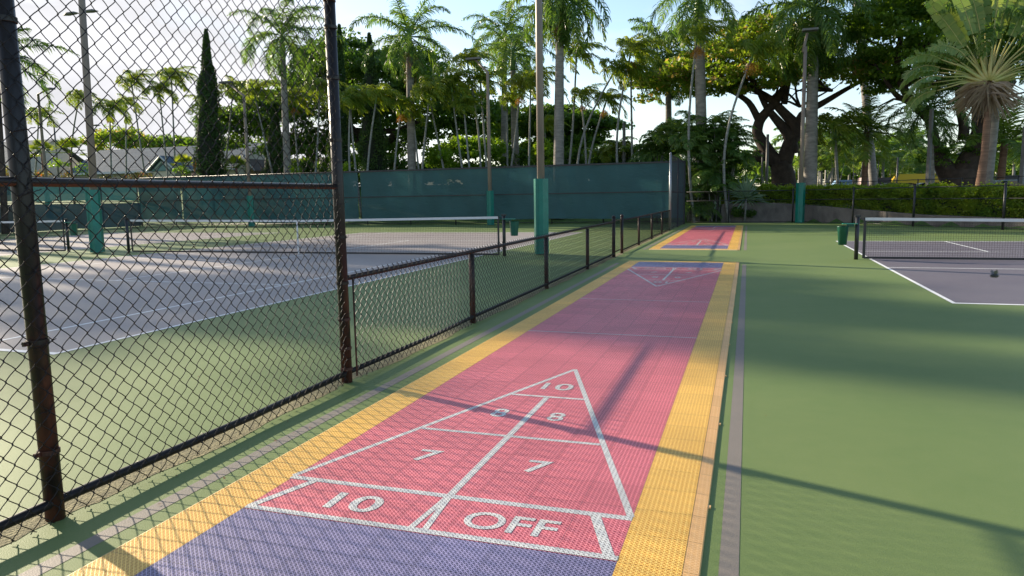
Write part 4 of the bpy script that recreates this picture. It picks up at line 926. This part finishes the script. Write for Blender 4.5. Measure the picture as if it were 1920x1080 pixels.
canopy(m3, [(a, 322+rg.normal(0, 3), 40, 20+rg.random()*12, 4, rg.normal(0, 4)) for a in range(1400, 1940, 36)]+[(a, 325, 40, 12, 4) for a in range(1000, 1400, 50)], 105, dens=.8, size=.3, clump=1.6, flat=.6, per=80, rg=rg)
solo('distant_trees', m3, LEAF, None, None, None, 'stuff')
for i, (cc, zt_, rx_, rc_, lb) in enumerate([(12.2, 16.5, 6, 1.0, 'farthest of three'), (10.2, 19.5, 6, .9, 'middle of three'), (7.2, 17.5, 6, .75, 'nearest of three')]):
    x = -50.; y = (cc-.34*x)/.94; rg = np.random.default_rng(200+i); z0 = .5
    t = thing('shade_tree', 'flat crowned tree outside the left edge of the photo, '+lb, 'tree', (x, y, z0))
    mk('trunk', MB().tube([(x, y, z0), (x+.3, y+.2, zt_*.5), (x, y, zt_)], [.4, .3, .1], 10), BARK, t, True)
    n = 52; d = rg.uniform(-1, 1, (n, 3))*np.array([rx_, rc_, 1.6]); ca_ = math.radians(-19.9); d = np.stack([d[:, 0]*math.cos(ca_)-d[:, 1]*math.sin(ca_), d[:, 0]*math.sin(ca_)+d[:, 1]*math.cos(ca_), d[:, 2]], 1)
    q = rg.normal(0, 1, (n, 60, 3))*.33; V, F = leafquads((np.array([x, y, zt_])+d)[:, None].repeat(60, 1).reshape(-1, 3)+q.reshape(-1, 3), .19, .3, rg=rg); mb = MB(); mb.add(V, F); mk('crown', mb, LEAF, t)
for i, (a_, w_, h_, lf_, lb) in enumerate([(620, 26, 16, LEAF, 'behind the rusty fence post'), (662, 24, 22, BUSH, 'below the slender palm pair'), (745, 30, 16, LEAFD, 'under the patterned panel'), (800, 30, 8, LEAFD, 'left of the bright bush'), (850, 40, 6, LEAF, 'below the bright bush'), (905, 34, 6, LEAFD, 'behind the thin light pole'), (960, 30, 34, LEAFD, 'between the bright bush and the swollen trunk'), (1020, 30, 40, LEAF, 'behind the padded pole'), (1075, 34, 28, LEAFD, 'right of the thickest grey trunk'), (1130, 34, 24, LEAF, 'under the curved sky palms'), (1185, 30, 18, LEAFD, 'under the dense round crowned palm'), (560, 30, 16, LEAFD, 'under the meshed royal palm'), (1235, 28, 24, LEAFD, 'at the right end of the windscreen')]):
    tree('shrub', 'leafy shrub behind the windscreen '+lb, (a_, 318), 50.5, [], [(a_, 322-h_*.4, w_, h_, 1.6), (a_+6, 338, w_*1.25, 18, 1.6)], lf_, dens=4.5, size=.14, seed=300+i, cat='shrub', clump=.5, flat=.8, per=60)
# cypresses
def cypress(label, px, ytop, ybase, wpx, Y, seed, tilt=0):
    rg = np.random.default_rng(seed); k = 1/ppm(Y, px); b = at(px, ybase, Y); tp = at(px+tilt, ytop, Y); z0 = float(hgt(b[0], Y))
    t = thing('cypress', label, 'tree', (b[0], Y, z0))
    mk('trunk', MB().tube([(b[0], Y, z0-.1), tuple((b+tp)/2), tuple(tp)], [.2, .1, .02], 8), BARK, t, True)
    n = 26000; s = rg.random(n)**.75; H = tp[2]-z0; prof = wpx*k/2*np.minimum(1, (1-s)*1.35+.02)**.75*np.where(s < .06, .8, 1)
    az = rg.uniform(0, 6.283, n); lump = .92+.16*np.sin(az*2+s*17+seed)+.13*np.sin(az*3-s*33)+.10*np.sin(s*27+seed*2)+rg.normal(0, .09, n)
    r = prof*lump*rg.uniform(.75, 1., n)
    cxy = np.array([b[0], Y])+(tp[:2]-b[:2])*s[:, None]
    C = np.stack([cxy[:, 0]+np.cos(az)*r, cxy[:, 1]+np.sin(az)*r, z0+s*H], 1)
    V, F = leafquads(C, .085, .0, .5, rg); mb = MB(); mb.add(V, F)
    co = MB().tube([(b[0], Y, z0+.1), (b[0], Y, z0+H*.35), tuple(b+(tp-b)*.75)[:2]+(z0+H*.75,), tuple(tp)[:2]+(z0+H*.95,)], [wpx*k*.36, wpx*k*.38, wpx*k*.2, .03], 12)
    mk('foliage', mb, CYP, t); mk('branches', co, CORE, t, True)  # second mesh is a solid dark cone added inside for opacity
cypress('tall pointed cypress seen through the wire mesh, tip highest against the white sky', 394, 55, 328, 54, 46, 1, -8)
cypress('broad dark cypress right of the rusty fence post, behind thin curved palm', 700, 62, 316, 50, 47, 2, -8)
cypress('cypress half hidden by the rusty fence post', 634, 46, 318, 38, 48, 3, 2)
cypress('low dark cypress behind the white trunk of the meshed royal palm', 513, 195, 324, 40, 48, 4, 2)

# ------------------------------------------------------------------ thicket of clumping palms
def thicket(label, spots, n, L, seed, mat_=FROND, Y=43, name='clumping_palm', stems=True):
    rg = np.random.default_rng(seed); mb = MB(); st = MB()
    c0 = at(spots[0][0], 400, Y); z0 = float(hgt(c0[0], Y))-.1
    t = thing(name, label, 'palm thicket', (c0[0], Y, z0))
    for i in range(n):
        px, py, dy = spots[i % len(spots)]; p = at(px+rg.normal(0, 9), py+rg.normal(0, 12), Y+dy+rg.normal(0, .5))
        f = np.array([p[0]+rg.normal(0, .25), p[1]+rg.normal(0, .2), z0]); 
        st.tube([f, (f+p)/2+rg.normal(0, .08, 3), p], [.05, .04, .03], 6, cap=False)
        for j in range(7):
            az = rg.uniform(0, 6.283); add_frond(mb, p, .018, L=L*rg.uniform(.7, 1.2), a0=rad(rg.uniform(15, 82)), bend=rad(rg.uniform(70, 130)), n=24, ll=.52, lw=.06, az=az, droop=.6, plum=.1, wind=WV*.3, rg=rg)
    mk('fronds', mb, mat_, t); mk('stems', st, THINB, t, True)
thicket('dense dark palm thicket just right of the tall grey corner panel', [(1310, 265, 0), (1335, 245, .5), (1300, 300, 0), (1330, 330, -.3), (1350, 290, 0), (1370, 320, 0), (1305, 350, -.4), (1290, 280, .8), (1340, 370, -.5), (1310, 390, -.6), (1365, 265, 1), (1360, 360, 0)], 42, 1.9, 1, Y=43.4)
thicket('loose arching palm clump over the right end of the windscreen', [(1235, 260, 0), (1260, 280, 0), (1215, 285, .5), (1280, 250, 0), (1245, 300, 0)], 15, 1.7, 2, Y=46)
thicket('low palm clump under the curved sky palms, behind the windscreen', [(1160, 290, 0), (1130, 285, 0), (1190, 298, 0)], 7, 1.5, 4, mat_=FRONDY, Y=50)
thicket('feathery palm group in the gap beyond the right car park', [(1535, 310, 0), (1560, 305, 0), (1590, 300, 0), (1610, 312, 0), (1650, 315, 0), (1700, 318, 0)], 14, 2.3, 5, mat_=FRONDC, Y=68)
# grey fan palm by the fence
fp = at(1396, 413, 41.7); t = thing('small_fan_palm', 'small grey green fan palm on a thin pale stem before the retaining wall', 'palm', (fp[0], 41.7, 0))
top = at(1399, 372, 41.7); mk('stem', MB().tube([(fp[0], 41.7, 0), (fp[0]+.05, 41.7, top[2]*.6), tuple(top)], [.07, .05, .045], 8), THINB, t, True)
mb = MB(); rg = np.random.default_rng(9)
for i in range(90):
    az = rg.uniform(0, 6.28); el = rad(rg.uniform(-25, 88)); d = np.array([math.cos(az)*math.cos(el), math.sin(az)*math.cos(el)*.8, math.sin(el)]); L = rg.uniform(.8, 1.5)
    w = np.cross(d, [.3, 1, .2]); w = w/np.linalg.norm(w)*.03; o = top+d*.1
    mb.add([o-w*.4, o+w*.4, o+d*L*.6+w, o+d*L*.6-w, o+d*L+np.array([0, 0, -.12])], [[0, 1, 2, 3]]); mb.f.append(np.array([[mb.n-2, mb.n-3, mb.n-1]]))
mk('fronds', mb, leafmat('silver fan leaf', (.12, .20, .13), (.17, .25, .16), .2), t)
tree('low_shrub', 'dark low shrub at the foot of the small fan palm', (1385, 412), 42, [], [(1378, 402, 16, 14, .4), (1404, 404, 10, 10, .35)], LEAFD, dens=6, size=.09, seed=33, cat='shrub', clump=.28, flat=.8, per=50)

# ------------------------------------------------------------------ plants by the houses, seen through the mesh
def spot_plants(name, pts, Y, leaf, size, label, dens=3, cat='shrub'):
    for i, (a, b, rx, ry, lb) in enumerate(pts):
        tree(name, label % lb, (a, b), Y, [], [(a, b, rx, ry, .7)], leaf, dens=dens, size=size, seed=100+i+int(Y), cat=cat, clump=.35, flat=.8, per=50)
spot_plants('croton_shrub', [(22, 328, 22, 14, 'at the left edge beside the black post'), (75, 330, 18, 10, 'between the black post and the first lamp pole'), (215, 332, 32, 8, 'in front of the garage wall'), (275, 332, 36, 7, 'under the small house gable'), (130, 330, 14, 8, 'under the fan palms')], 43.5, CROTON, .07, 'orange and green croton shrub %s')
spot_plants('round_shrub', [(112, 312, 16, 14, 'left of the double headed lamp pole'), (158, 318, 12, 10, 'right of the double headed lamp pole'), (560, 320, 16, 7, 'under the white royal palm trunk'), (652, 314, 10, 9, 'just right of the rusty post'), (345, 322, 14, 9, 'left of the orange diamond sign')], 44.2, BUSH, .08, 'bright green shrub %s')
def fanpalm(label, px, py, Y, s, seed):
    rg = np.random.default_rng(seed); p = at(px, py, Y); z0 = float(hgt(p[0], Y)); t = thing('fan_leaf_palm', label, 'palm', (p[0], Y, z0))
    mk('trunk', MB().tube([(p[0], Y, z0-.05), tuple(p)], [.1, .08], 8), PALMR, t, True); mb = MB()
    for i in range(20):
        az = rg.uniform(0, 6.28); el = rad(rg.uniform(-10, 80)); d = np.array([math.cos(az)*math.cos(el), math.sin(az)*math.cos(el), math.sin(el)]); q = p+d*.7*s
        mb.tube([p, q], .015, 4, cap=False); u = np.cross(d, [0, 0, 1.]); u /= np.linalg.norm(u); v = np.cross(u, d)
        for k in np.linspace(-1.5, 1.5, 15):
            e = d*math.cos(k)+u*math.sin(k)-np.array([0, 0, .15]); e = e*.62*s; w = np.cross(e, v); w = w/np.linalg.norm(w)*.035*s; mb.add([q-w*.3, q+w*.3, q+e*.6+w, q+e*.6-w, q+e], [[0, 1, 2, 3]]); mb.f.append(np.array([[mb.n-2, mb.n-3, mb.n-1]]))
    mk('fronds', mb, FRONDY, t)
fanpalm('small fan leaved palm left of the leaning meshed stems', 78, 288, 47, 1.1, 1); fanpalm('small fan leaved palm just left of the double headed lamp pole', 131, 286, 47, 1.25, 2)
fanpalm('low fan leaved palm beside the orange diamond sign', 344, 312, 46, .9, 3); fanpalm('low fan leaved palm in front of the little gabled house', 443, 315, 46, .9, 4)

# ------------------------------------------------------------------ buildings
ROOF = mat('grey shingles', (.13, .17, .20), .85, spec=.15, col2=(.075, .10, .12), vscale=1.6, stretch=(.25, 1.2, 9), bump=.5)
ROOFB = mat('brown shingles', (.10, .08, .065), .85, var=.3, vscale=3, stretch=(1, 1, 6))
CREAM = mat('cream wall', (.50, .46, .38), .8, var=.06); TRIM = mat('pale trim', (.55, .56, .56), .6); TEALW = mat('teal gable wall', (.13, .24, .25), .7)
TAN = mat('tan wall', (.36, .27, .16), .8, var=.1); GLASS = mat('dark window glass', (.02, .025, .03), .1, spec=.8)
def house(label, xl, xr, yr_l, yr_r, ye, Y, roof, wall, gable=None, name='house'):
    """roof ridge runs between two points, the front slope falls to the eaves, wall below"""
    a, b = at(xl, yr_l, Y+5), at(xr, yr_r, Y+5); e0, e1 = at(xl, ye, Y), at(xr, ye, Y); ze = (e0[2]+e1[2])/2; e0[2] = e1[2] = ze; zr = (a[2]+b[2])/2
    x0, x1 = e0[0], e1[0]; z0 = float(hgt((x0+x1)/2, Y))-.2
    t = thing(name, label, 'house', ((x0+x1)/2, Y+5, z0))
    r = MB(); yb = Y+10
    r.add([(x0, Y, ze), (x1, Y, ze), (x1, Y+5, zr), (x0, Y+5, zr), (x1, yb, ze), (x0, yb, ze), (x0, Y+.05, ze-.18), (x1, Y+.05, ze-.18)], [[0, 1, 2, 3], [3, 2, 4, 5], [0, 6, 7, 1]]); ro = mk('roof', r, roof, t)
    w = MB(); w.box(((x0+x1)/2, Y+5.2, (z0+ze-.15)/2), (abs(x1-x0)-.8, 8.6, ze-.15-z0)); wo = mk('wall', w, wall, t)
    for xx in (x0+.42, x1-.42): mk('gable_end', MB().extr([(xx, Y+.9, ze-.15), (xx, Y+9.1, ze-.15), (xx, Y+5, zr-.15)], (.05, 0, 0)), wall, t)
    mk('fascia', MB().box(((x0+x1)/2, Y-.02, ze-.1), (abs(x1-x0), .06, .22)), TRIM, t)
    for k in range(max(1, int(abs(x1-x0)/4))):
        xx = x0+2+k*4
        if xx < x1-1: f = mk('window', MB().box((xx, Y+.88, ze-1.3), (1.3, .08, 1.0)), TRIM, t); mk('pane', MB().box((xx, Y+.82, ze-1.3), (1.15, .05, .85)), GLASS, f)
    if gable:
        gx, gy, gw = gable; p = at(gx, gy, Y-1.2); h = p[2]-ze; W_ = gw/ppm(Y-1.2, gx)/2; g_ = MB(); x = p[0]; yf = Y-1.6
        for s in (-1, 1): g_.extr([(x, yf, p[2]), (x+s*W_, yf, ze-.05), (x+s*W_, yf, ze-.2), (x, yf, p[2]-.15)], (0, 6, 0))
        mk('gable_roof', g_, roof, t)
        mk('gable_wall', MB().extr([(x-W_*.85, yf+.3, ze-.15), (x+W_*.85, yf+.3, ze-.15), (x, yf+.3, p[2]-.3)], (0, .2, 0)), TEALW if wall is CREAM else TAN, t)
        tr = MB()
        for s in (-1, 1): tr.tube([(x, yf-.03, p[2]-.1), (x+s*W_, yf-.03, ze-.15)], .09, 4)
        tr.tube([(x-W_*.55, yf+.2, ze+h*.02), (x-.05, yf+.2, ze+h*.55)], .07, 4); tr.tube([(x+W_*.55, yf+.2, ze+h*.02), (x+.05, yf+.2, ze+h*.55)], .07, 4)
        mk('gable_trim', tr, TRIM, t)
        mk('gable_base', MB().box((x, yf+1.2, (z0+ze-.2)/2), (W_*1.5, 1.6, ze-.2-z0)), wall, t)
house('long house with grey shingle roof and small teal gable behind the left courts', 120, 440, 272, 284, 320, 62, ROOF, CREAM, (305, 292, 66))
house('grey roofed house at the far left edge behind the black post', -120, 30, 268, 270, 312, 58, ROOF, CREAM)
house('small tan gabled house with brown roof seen behind the low cypress', 440, 580, 296, 302, 318, 66, ROOFB, TAN, (461, 290, 44))
house('long brown roofed building on the right skyline', 1850, 1990, 314, 316, 334, 110, ROOFB, TAN)
# patterned panel
p = at(742, 312, 55); t = thing('patterned_panel', 'small tan panel with dark zigzag pattern between the cypress and royal palm', 'panel', (p[0], 55, 2.0))
mk('board', MB().box((p[0], 55, (p[2]+2.2)/2), (.85, .08, p[2]-2.2+.44)), mat('tan board', (.38, .24, .15), .7), t)
z_ = MB()
for r_ in range(3):
    for c_ in range(4):
        x = p[0]-.36+c_*.2; z = p[2]-.26+r_*.15; z_.extr([(x, 54.95, z), (x+.1, 54.95, z+.09), (x+.2, 54.95, z), (x+.2, 54.95, z-.04), (x+.1, 54.95, z+.05), (x, 54.95, z-.04)], (0, -.02, 0))
mk('zigzag_pattern', z_, mat('dark brown ink', (.05, .03, .03), .7), t)
# diamond warning sign with plate below
p = at(365, 309, 46); t = thing('warning_sign', 'orange diamond pedestrian sign above a small striped plate, left of the cypress', 'road sign', (p[0], 46, .9))
mk('post', MB().tube([(p[0], 46.03, .9), (p[0], 46.03, p[2]+.3)], .03, 8), GREYP, t)
d = .36; mk('diamond', MB().extr([(p[0]-d*.55, 46, p[2]), (p[0], 45.9, p[2]-d*1.5), (p[0]+d*.55, 46, p[2]), (p[0], 46.1, p[2]+d*1.5)], (0, .02, 0)), mat('orange sign face', (.75, .22, .01), .5), t)
mm = MB().extr([(p[0]-.05, 45.9, p[2]-.25), (p[0]+.05, 45.9, p[2]-.25), (p[0]+.07, 45.9, p[2]+.12), (p[0]-.05, 45.9, p[2]+.12)], (0, -.01, 0)); mm.tube([(p[0], 45.9, p[2]+.16), (p[0], 45.9, p[2]+.27)], .05, 8); mm.tube([(p[0], 45.88, p[2]-.2), (p[0]+.13, 45.88, p[2]-.38)], .025, 5); mm.tube([(p[0], 45.88, p[2]-.2), (p[0]-.12, 45.88, p[2]-.38)], .025, 5)
mk('walking_figure', mm, BLACK, t)
q = at(363, 329, 46); mk('plate', MB().box((q[0], 46, q[2]), (.42, .02, .36)), mat('pale pink plate', (.62, .42, .36), .6), t)
s_ = MB()
for k in range(3): s_.tube([(q[0]-.15, 45.98, q[2]-.1+k*.09), (q[0], 45.98, q[2]-.05+k*.09), (q[0]+.15, 45.98, q[2]-.1+k*.09)], .014, 4)
mk('plate_marks', s_, mat('red marks', (.35, .05, .03), .6), t)

# ------------------------------------------------------------------ other poles
def plainpole(label, px, y0, y1, Y, r, mt, sq=False, name='post_pole', cat='pole', head=None):
    tp = at(px, y1, Y); b = at(px, y0, Y) if head is None else tp; z0 = float(hgt(b[0], Y)); t = thing(name, label, cat, (b[0], Y, z0))
    mk('pole', MB().tube([(b[0], Y, z0), (b[0], Y, tp[2])], [r, r*.8], 4 if sq else 10), mt, t, not sq)
    if head:
        for s in head:
            h = MB(); a = mk('arm', MB().tube([(b[0], Y, tp[2]-.05), (b[0]+s*.5, Y, tp[2])], .04, 6), mt, t)
            h.tube([(b[0]+s*.25, Y, tp[2]), (b[0]+s*.7, Y, tp[2]+.10), (b[0]+s*1.4, Y, tp[2]+.06), (b[0]+s*2.0, Y, tp[2]-.10)], [.06, .26, .30, .05], 10)
            o = mk('lamp_head', h, mt, t, True)
            for v in o.data.vertices: v.co.z = (v.co.z-(tp[2]-z0))*.5+tp[2]-z0
plainpole('double headed street lamp at upper left seen through the mesh', 151, 332, 24, 50, .17, GREYP, name='street_lamp', cat='street lamp', head=(-1, 1))
plainpole('small street lamp far away right of the big padded pole', 170, 330, 236, 90, .08, GREYP, name='street_lamp', cat='street lamp', head=(1,))
plainpole('short pale post under the bowed thin palms', 110, 330, 224, 52, .09, GREYP)
plainpole('weathered square grey pole in front of the wide drooping palm', 1739, 352, 205, 43.5, .13, GREYP, True)
plainpole('grey square pole cut by the right edge', 1914, 360, 238, 42, .13, GREYP, True)
plainpole('thin black pole in front of the yellow truck cab', 1681, 350, 295, 60, .07, BLACK)
plainpole('thin grey pole between the forked limbs of the blossom tree', 1437, 350, 252, 47, .10, GREYP)
plainpole('thin dark post left of the forked blossom tree', 1428, 350, 286, 47.5, .06, GREYP)
plainpole('stub of pale post just right of the curved sky palms', 1170, 305, 230, 49, .13, GREYP)
for i, (x, lb) in enumerate([(1534, 'left of the pale cars'), (1547, 'touching the pale car roof'), (1644, 'above the painted truck'), (1668, 'left of the yellow truck'), (1489, 'right of the forked trunk'), (1854, 'left of the black canopy'), (1866, 'over the black canopy')]):
    plainpole('slim pale mast far off '+lb, x, 350, 312+(i*7) % 9, 85, .09, CREAM, name='mast', cat='mast')

# ------------------------------------------------------------------ vehicles
GLS = mat('car glass', (.02, .03, .035), .08, spec=.9); TYRE = mat('tyre rubber', (.015, .015, .015), .8); RIM = mat('alloy rim', (.4, .4, .42), .3, metal=.8)
LAMP = mat('headlight lens', (.7, .7, .7), .15); TAIL = mat('tail lamp', (.4, .01, .01), .3)
def car(label, px, yroof, Y, col, L=4.5, H=1.5, rz=0., suv=False):
    p = at(px, yroof, Y); z0 = p[2]-H; x = p[0]; zg = float(hgt(x, Y)); z0 = max(zg-.04, min(z0, zg+.4)) if False else zg-.03; H_ = max(1.35, p[2]-z0); k = H_/1.5
    t = thing('parked_car', label, 'car', (x, Y, z0), 'vehicles in the car park'); w = 1.75; P = mat('car paint', col, .25, spec=.6)
    def prof(pts, y0, y1): return [(x+a*L/2, y0, z0+b*k) for a, b in pts]
    body = [(-1, .35), (-.98, .72), (-.9, .82), (-.45, .92), (.5, .95), (.93, .88), (1, .7), (1, .35), (.8, .25), (-.8, .25)]
    mk('body', MB().extr(prof(body, Y-w/2, 0), (0, w, 0)), P, t)
    cab = [(-.47, .9), (-.22, 1.42), (-.1, 1.5), (.42, 1.5), (.58, 1.44), (.86 if suv else .74, .93)]
    o = mk('cabin', MB().extr([(x+a*L/2, Y-w/2+.12, z0+b*k) for a, b in cab], (0, w-.24, 0)), P, t)
    gl = [(-.42, .96), (-.22, 1.36), (-.08, 1.42), (.4, 1.42), (.52, 1.38), (.72 if suv else .64, .97)]
    mk('side_window', MB().extr([(x+a*L/2, Y-w/2+.115, z0+b*k) for a, b in gl], (0, -.01, 0)), GLS, t)
    mk('windscreen', MB().extr([(x-.465*L/2, Y-w/2+.2, z0+.93*k), (x-.235*L/2, Y-w/2+.2, z0+1.40*k), (x-.25*L/2, Y-w/2+.2, z0+1.40*k), (x-.48*L/2, Y-w/2+.2, z0+.93*k)], (0, w-.4, 0)), GLS, t)
    for s in (-.62, .62):
        for yy in (Y-w/2-.01, Y+w/2-.19):
            c_ = (x+s*L/2, yy, z0+.32*k); wl = mk('wheel', MB().tube([c_, (c_[0], yy+.2, c_[2])], .32*k, 16), TYRE, t); mk('rim', MB().tube([(c_[0], yy-.01, c_[2]), (c_[0], yy, c_[2])], .2*k, 12), RIM, wl)
    for yy in (Y-w/2+.15, Y+w/2-.45): mk('headlight', MB().box((x-.985*L/2, yy+.15, z0+.68*k), (.06, .3, .12)), LAMP, t); mk('tail_light', MB().box((x+.99*L/2, yy+.15, z0+.72*k), (.06, .3, .14)), TAIL, t)
car('silver car roof just above the hedge, right of the thick palm trunk', 1556, 350, 52, (.42, .48, .58))
car('dark car behind the hedge at the foot of the bent light pole', 1478, 348, 52, (.03, .04, .06))
car('black car behind the hedge under the painted truck', 1668, 354, 50, (.02, .02, .022))
car('dark car behind the hedge, left of the huge right trunk', 1735, 355, 51, (.03, .035, .04))
car('bright blue car glimpsed against the huge right trunk', 1795, 359, 47.5, (.05, .12, .30), L=3.8)
car('grey off road car parked at the right edge behind the hedge', 1878, 356, 44, (.16, .20, .24), L=4.6, suv=True)
def truck(label, x0, x1, yt, Y, col, slant=0, name='box_truck', cabcol=None):
    a, b = at(x0, yt, Y), at(x1, yt, Y); z0 = float(hgt(a[0], Y)); t = thing(name, label, 'truck', ((a[0]+b[0])/2, Y, z0)); H = a[2]; w = 2.4
    P = col if not isinstance(col, tuple) else mat('truck paint', col, .4)
    s = slant/ppm(Y, x0)
    mk('body', MB().extr([(a[0]+s, Y, H), (b[0], Y, H), (b[0], Y, z0+.6), (a[0], Y, z0+.6), (a[0], Y, z0+1.2)], (0, w, 0)), P, t)
    mk('cab', MB().extr([(b[0]+.05, Y+.1, H-.9), (b[0]+1.3, Y+.1, H-1.0), (b[0]+1.9, Y+.1, H-1.6), (b[0]+2.1, Y+.1, z0+.6), (b[0]+.05, Y+.1, z0+.6)], (0, w-.2, 0)), P, t)
    for xx in (a[0]+1.2, b[0]+1.0): wl = mk('wheel', MB().tube([(xx, Y-.02, z0+.45), (xx, Y+.3, z0+.45)], .45, 16), TYRE, t); mk('rim', MB().tube([(xx, Y-.04, z0+.45), (xx, Y-.02, z0+.45)], .25, 12), RIM, wl)
    return t, a, b, H, z0
t, a, b, H, z0 = truck('long bright yellow truck with slanted left end beyond the hedge', 1672, 1783, 327, 66, (.62, .42, .01), slant=14)
mk('side_window', MB().box((a[0]+1.0, 65.97, H-1.0), (.7, .04, .55)), GLS, t); mk('roof_vent', MB().tube([(a[0]+3.3, 67, H), (a[0]+3.3, 67, H+.4)], .25, 12), CREAM, t)
dk = MB()
for k in range(7): dk.box((a[0]+1+k*.8, 65.98, H-1.35), (.55, .03, .08))
mk('trim_stripe', dk, mat('dark trim', (.10, .08, .02), .6), t)
GRAF = mat('painted truck side', (.50, .47, .46), .6, col2=(.30, .10, .09), vscale=2.2)
t, a, b, H, z0 = truck('box truck with white and red painted side left of the yellow truck', 1614, 1645, 333, 64, GRAF, slant=2)
t, a, b, H, z0 = truck('dark brown box trailer between the painted truck and the yellow truck', 1648, 1672, 333, 64.5, (.06, .05, .05), name='box_trailer')
t, a, b, H, z0 = truck('pale blue van with sloping windscreen left of the reddish coconut trunk', 1560, 1598, 338, 62, (.22, .36, .55), slant=10, name='van')
p0, p1 = at(1856, 331, 70), at(1990, 333, 70); t = thing('canopy', 'black flat canopy roof on posts behind the fan shaped palm', 'canopy', ((p0[0]+p1[0])/2, 70, .7))
mk('roof', MB().box(((p0[0]+p1[0])/2, 71.5, p0[2]-.35), (p1[0]-p0[0], 4, .8)), BLACK, t)
for k in range(5): mk('leg', MB().box((p0[0]+.3+k*(p1[0]-p0[0]-.6)/4, 69.8, (p0[2]+.0)/2), (.12, .12, p0[2]-1.4)), BLACK, t)
# car park
g = MB().flat([(-1, 47.5), (14, 42), (60, 38), (60, 95), (-1, 95)], .74); struct('car_park', g, ASPH)

# small insect hovering close to the camera over the right court
r_ = ray(1865, 517); p = r_*1.05+np.array([0, 0, CH]); t = thing('flying_insect', 'small dark insect in flight, a blurred spot over the right hand court', 'insect', tuple(p))
mk('body', MB().tube([p+Rr*q for q in (-.007, -.005, -.001, .003, .0065)], [.0006, .0024, .0028, .0030, .0006], 10), BLACK, t, True)
for sg in (-1, 1): mk('wing', MB().add([p, p+Up*.004+Fw*sg*.003+Rr*.003, p+Up*.009+Fw*sg*.006, p+Up*.006+Fw*sg*.004-Rr*.004], [[0, 1, 2, 3]]) or MB().extr([p, p+Up*.004+Fw*sg*.003+Rr*.003, p+Up*.009+Fw*sg*.006, p+Up*.006+Fw*sg*.004-Rr*.004], Rr*.0002), GREYP, t)

# a few dry leaves blown over the courts
rg = np.random.default_rng(55); n = 130
x = np.concatenate([rg.uniform(-3.2, -2.75, 60), rg.uniform(.1, 6, 40), rg.uniform(-9, -3.5, 30)]); y = rg.uniform(2, 20, n)
V, F = leafquads(np.stack([x, y, np.full(n, .009)], 1), .012, 3, .5, rg); mb = MB(); mb.add(V, F)
solo('fallen_leaves', mb, DEAD, None, None, None, 'stuff')
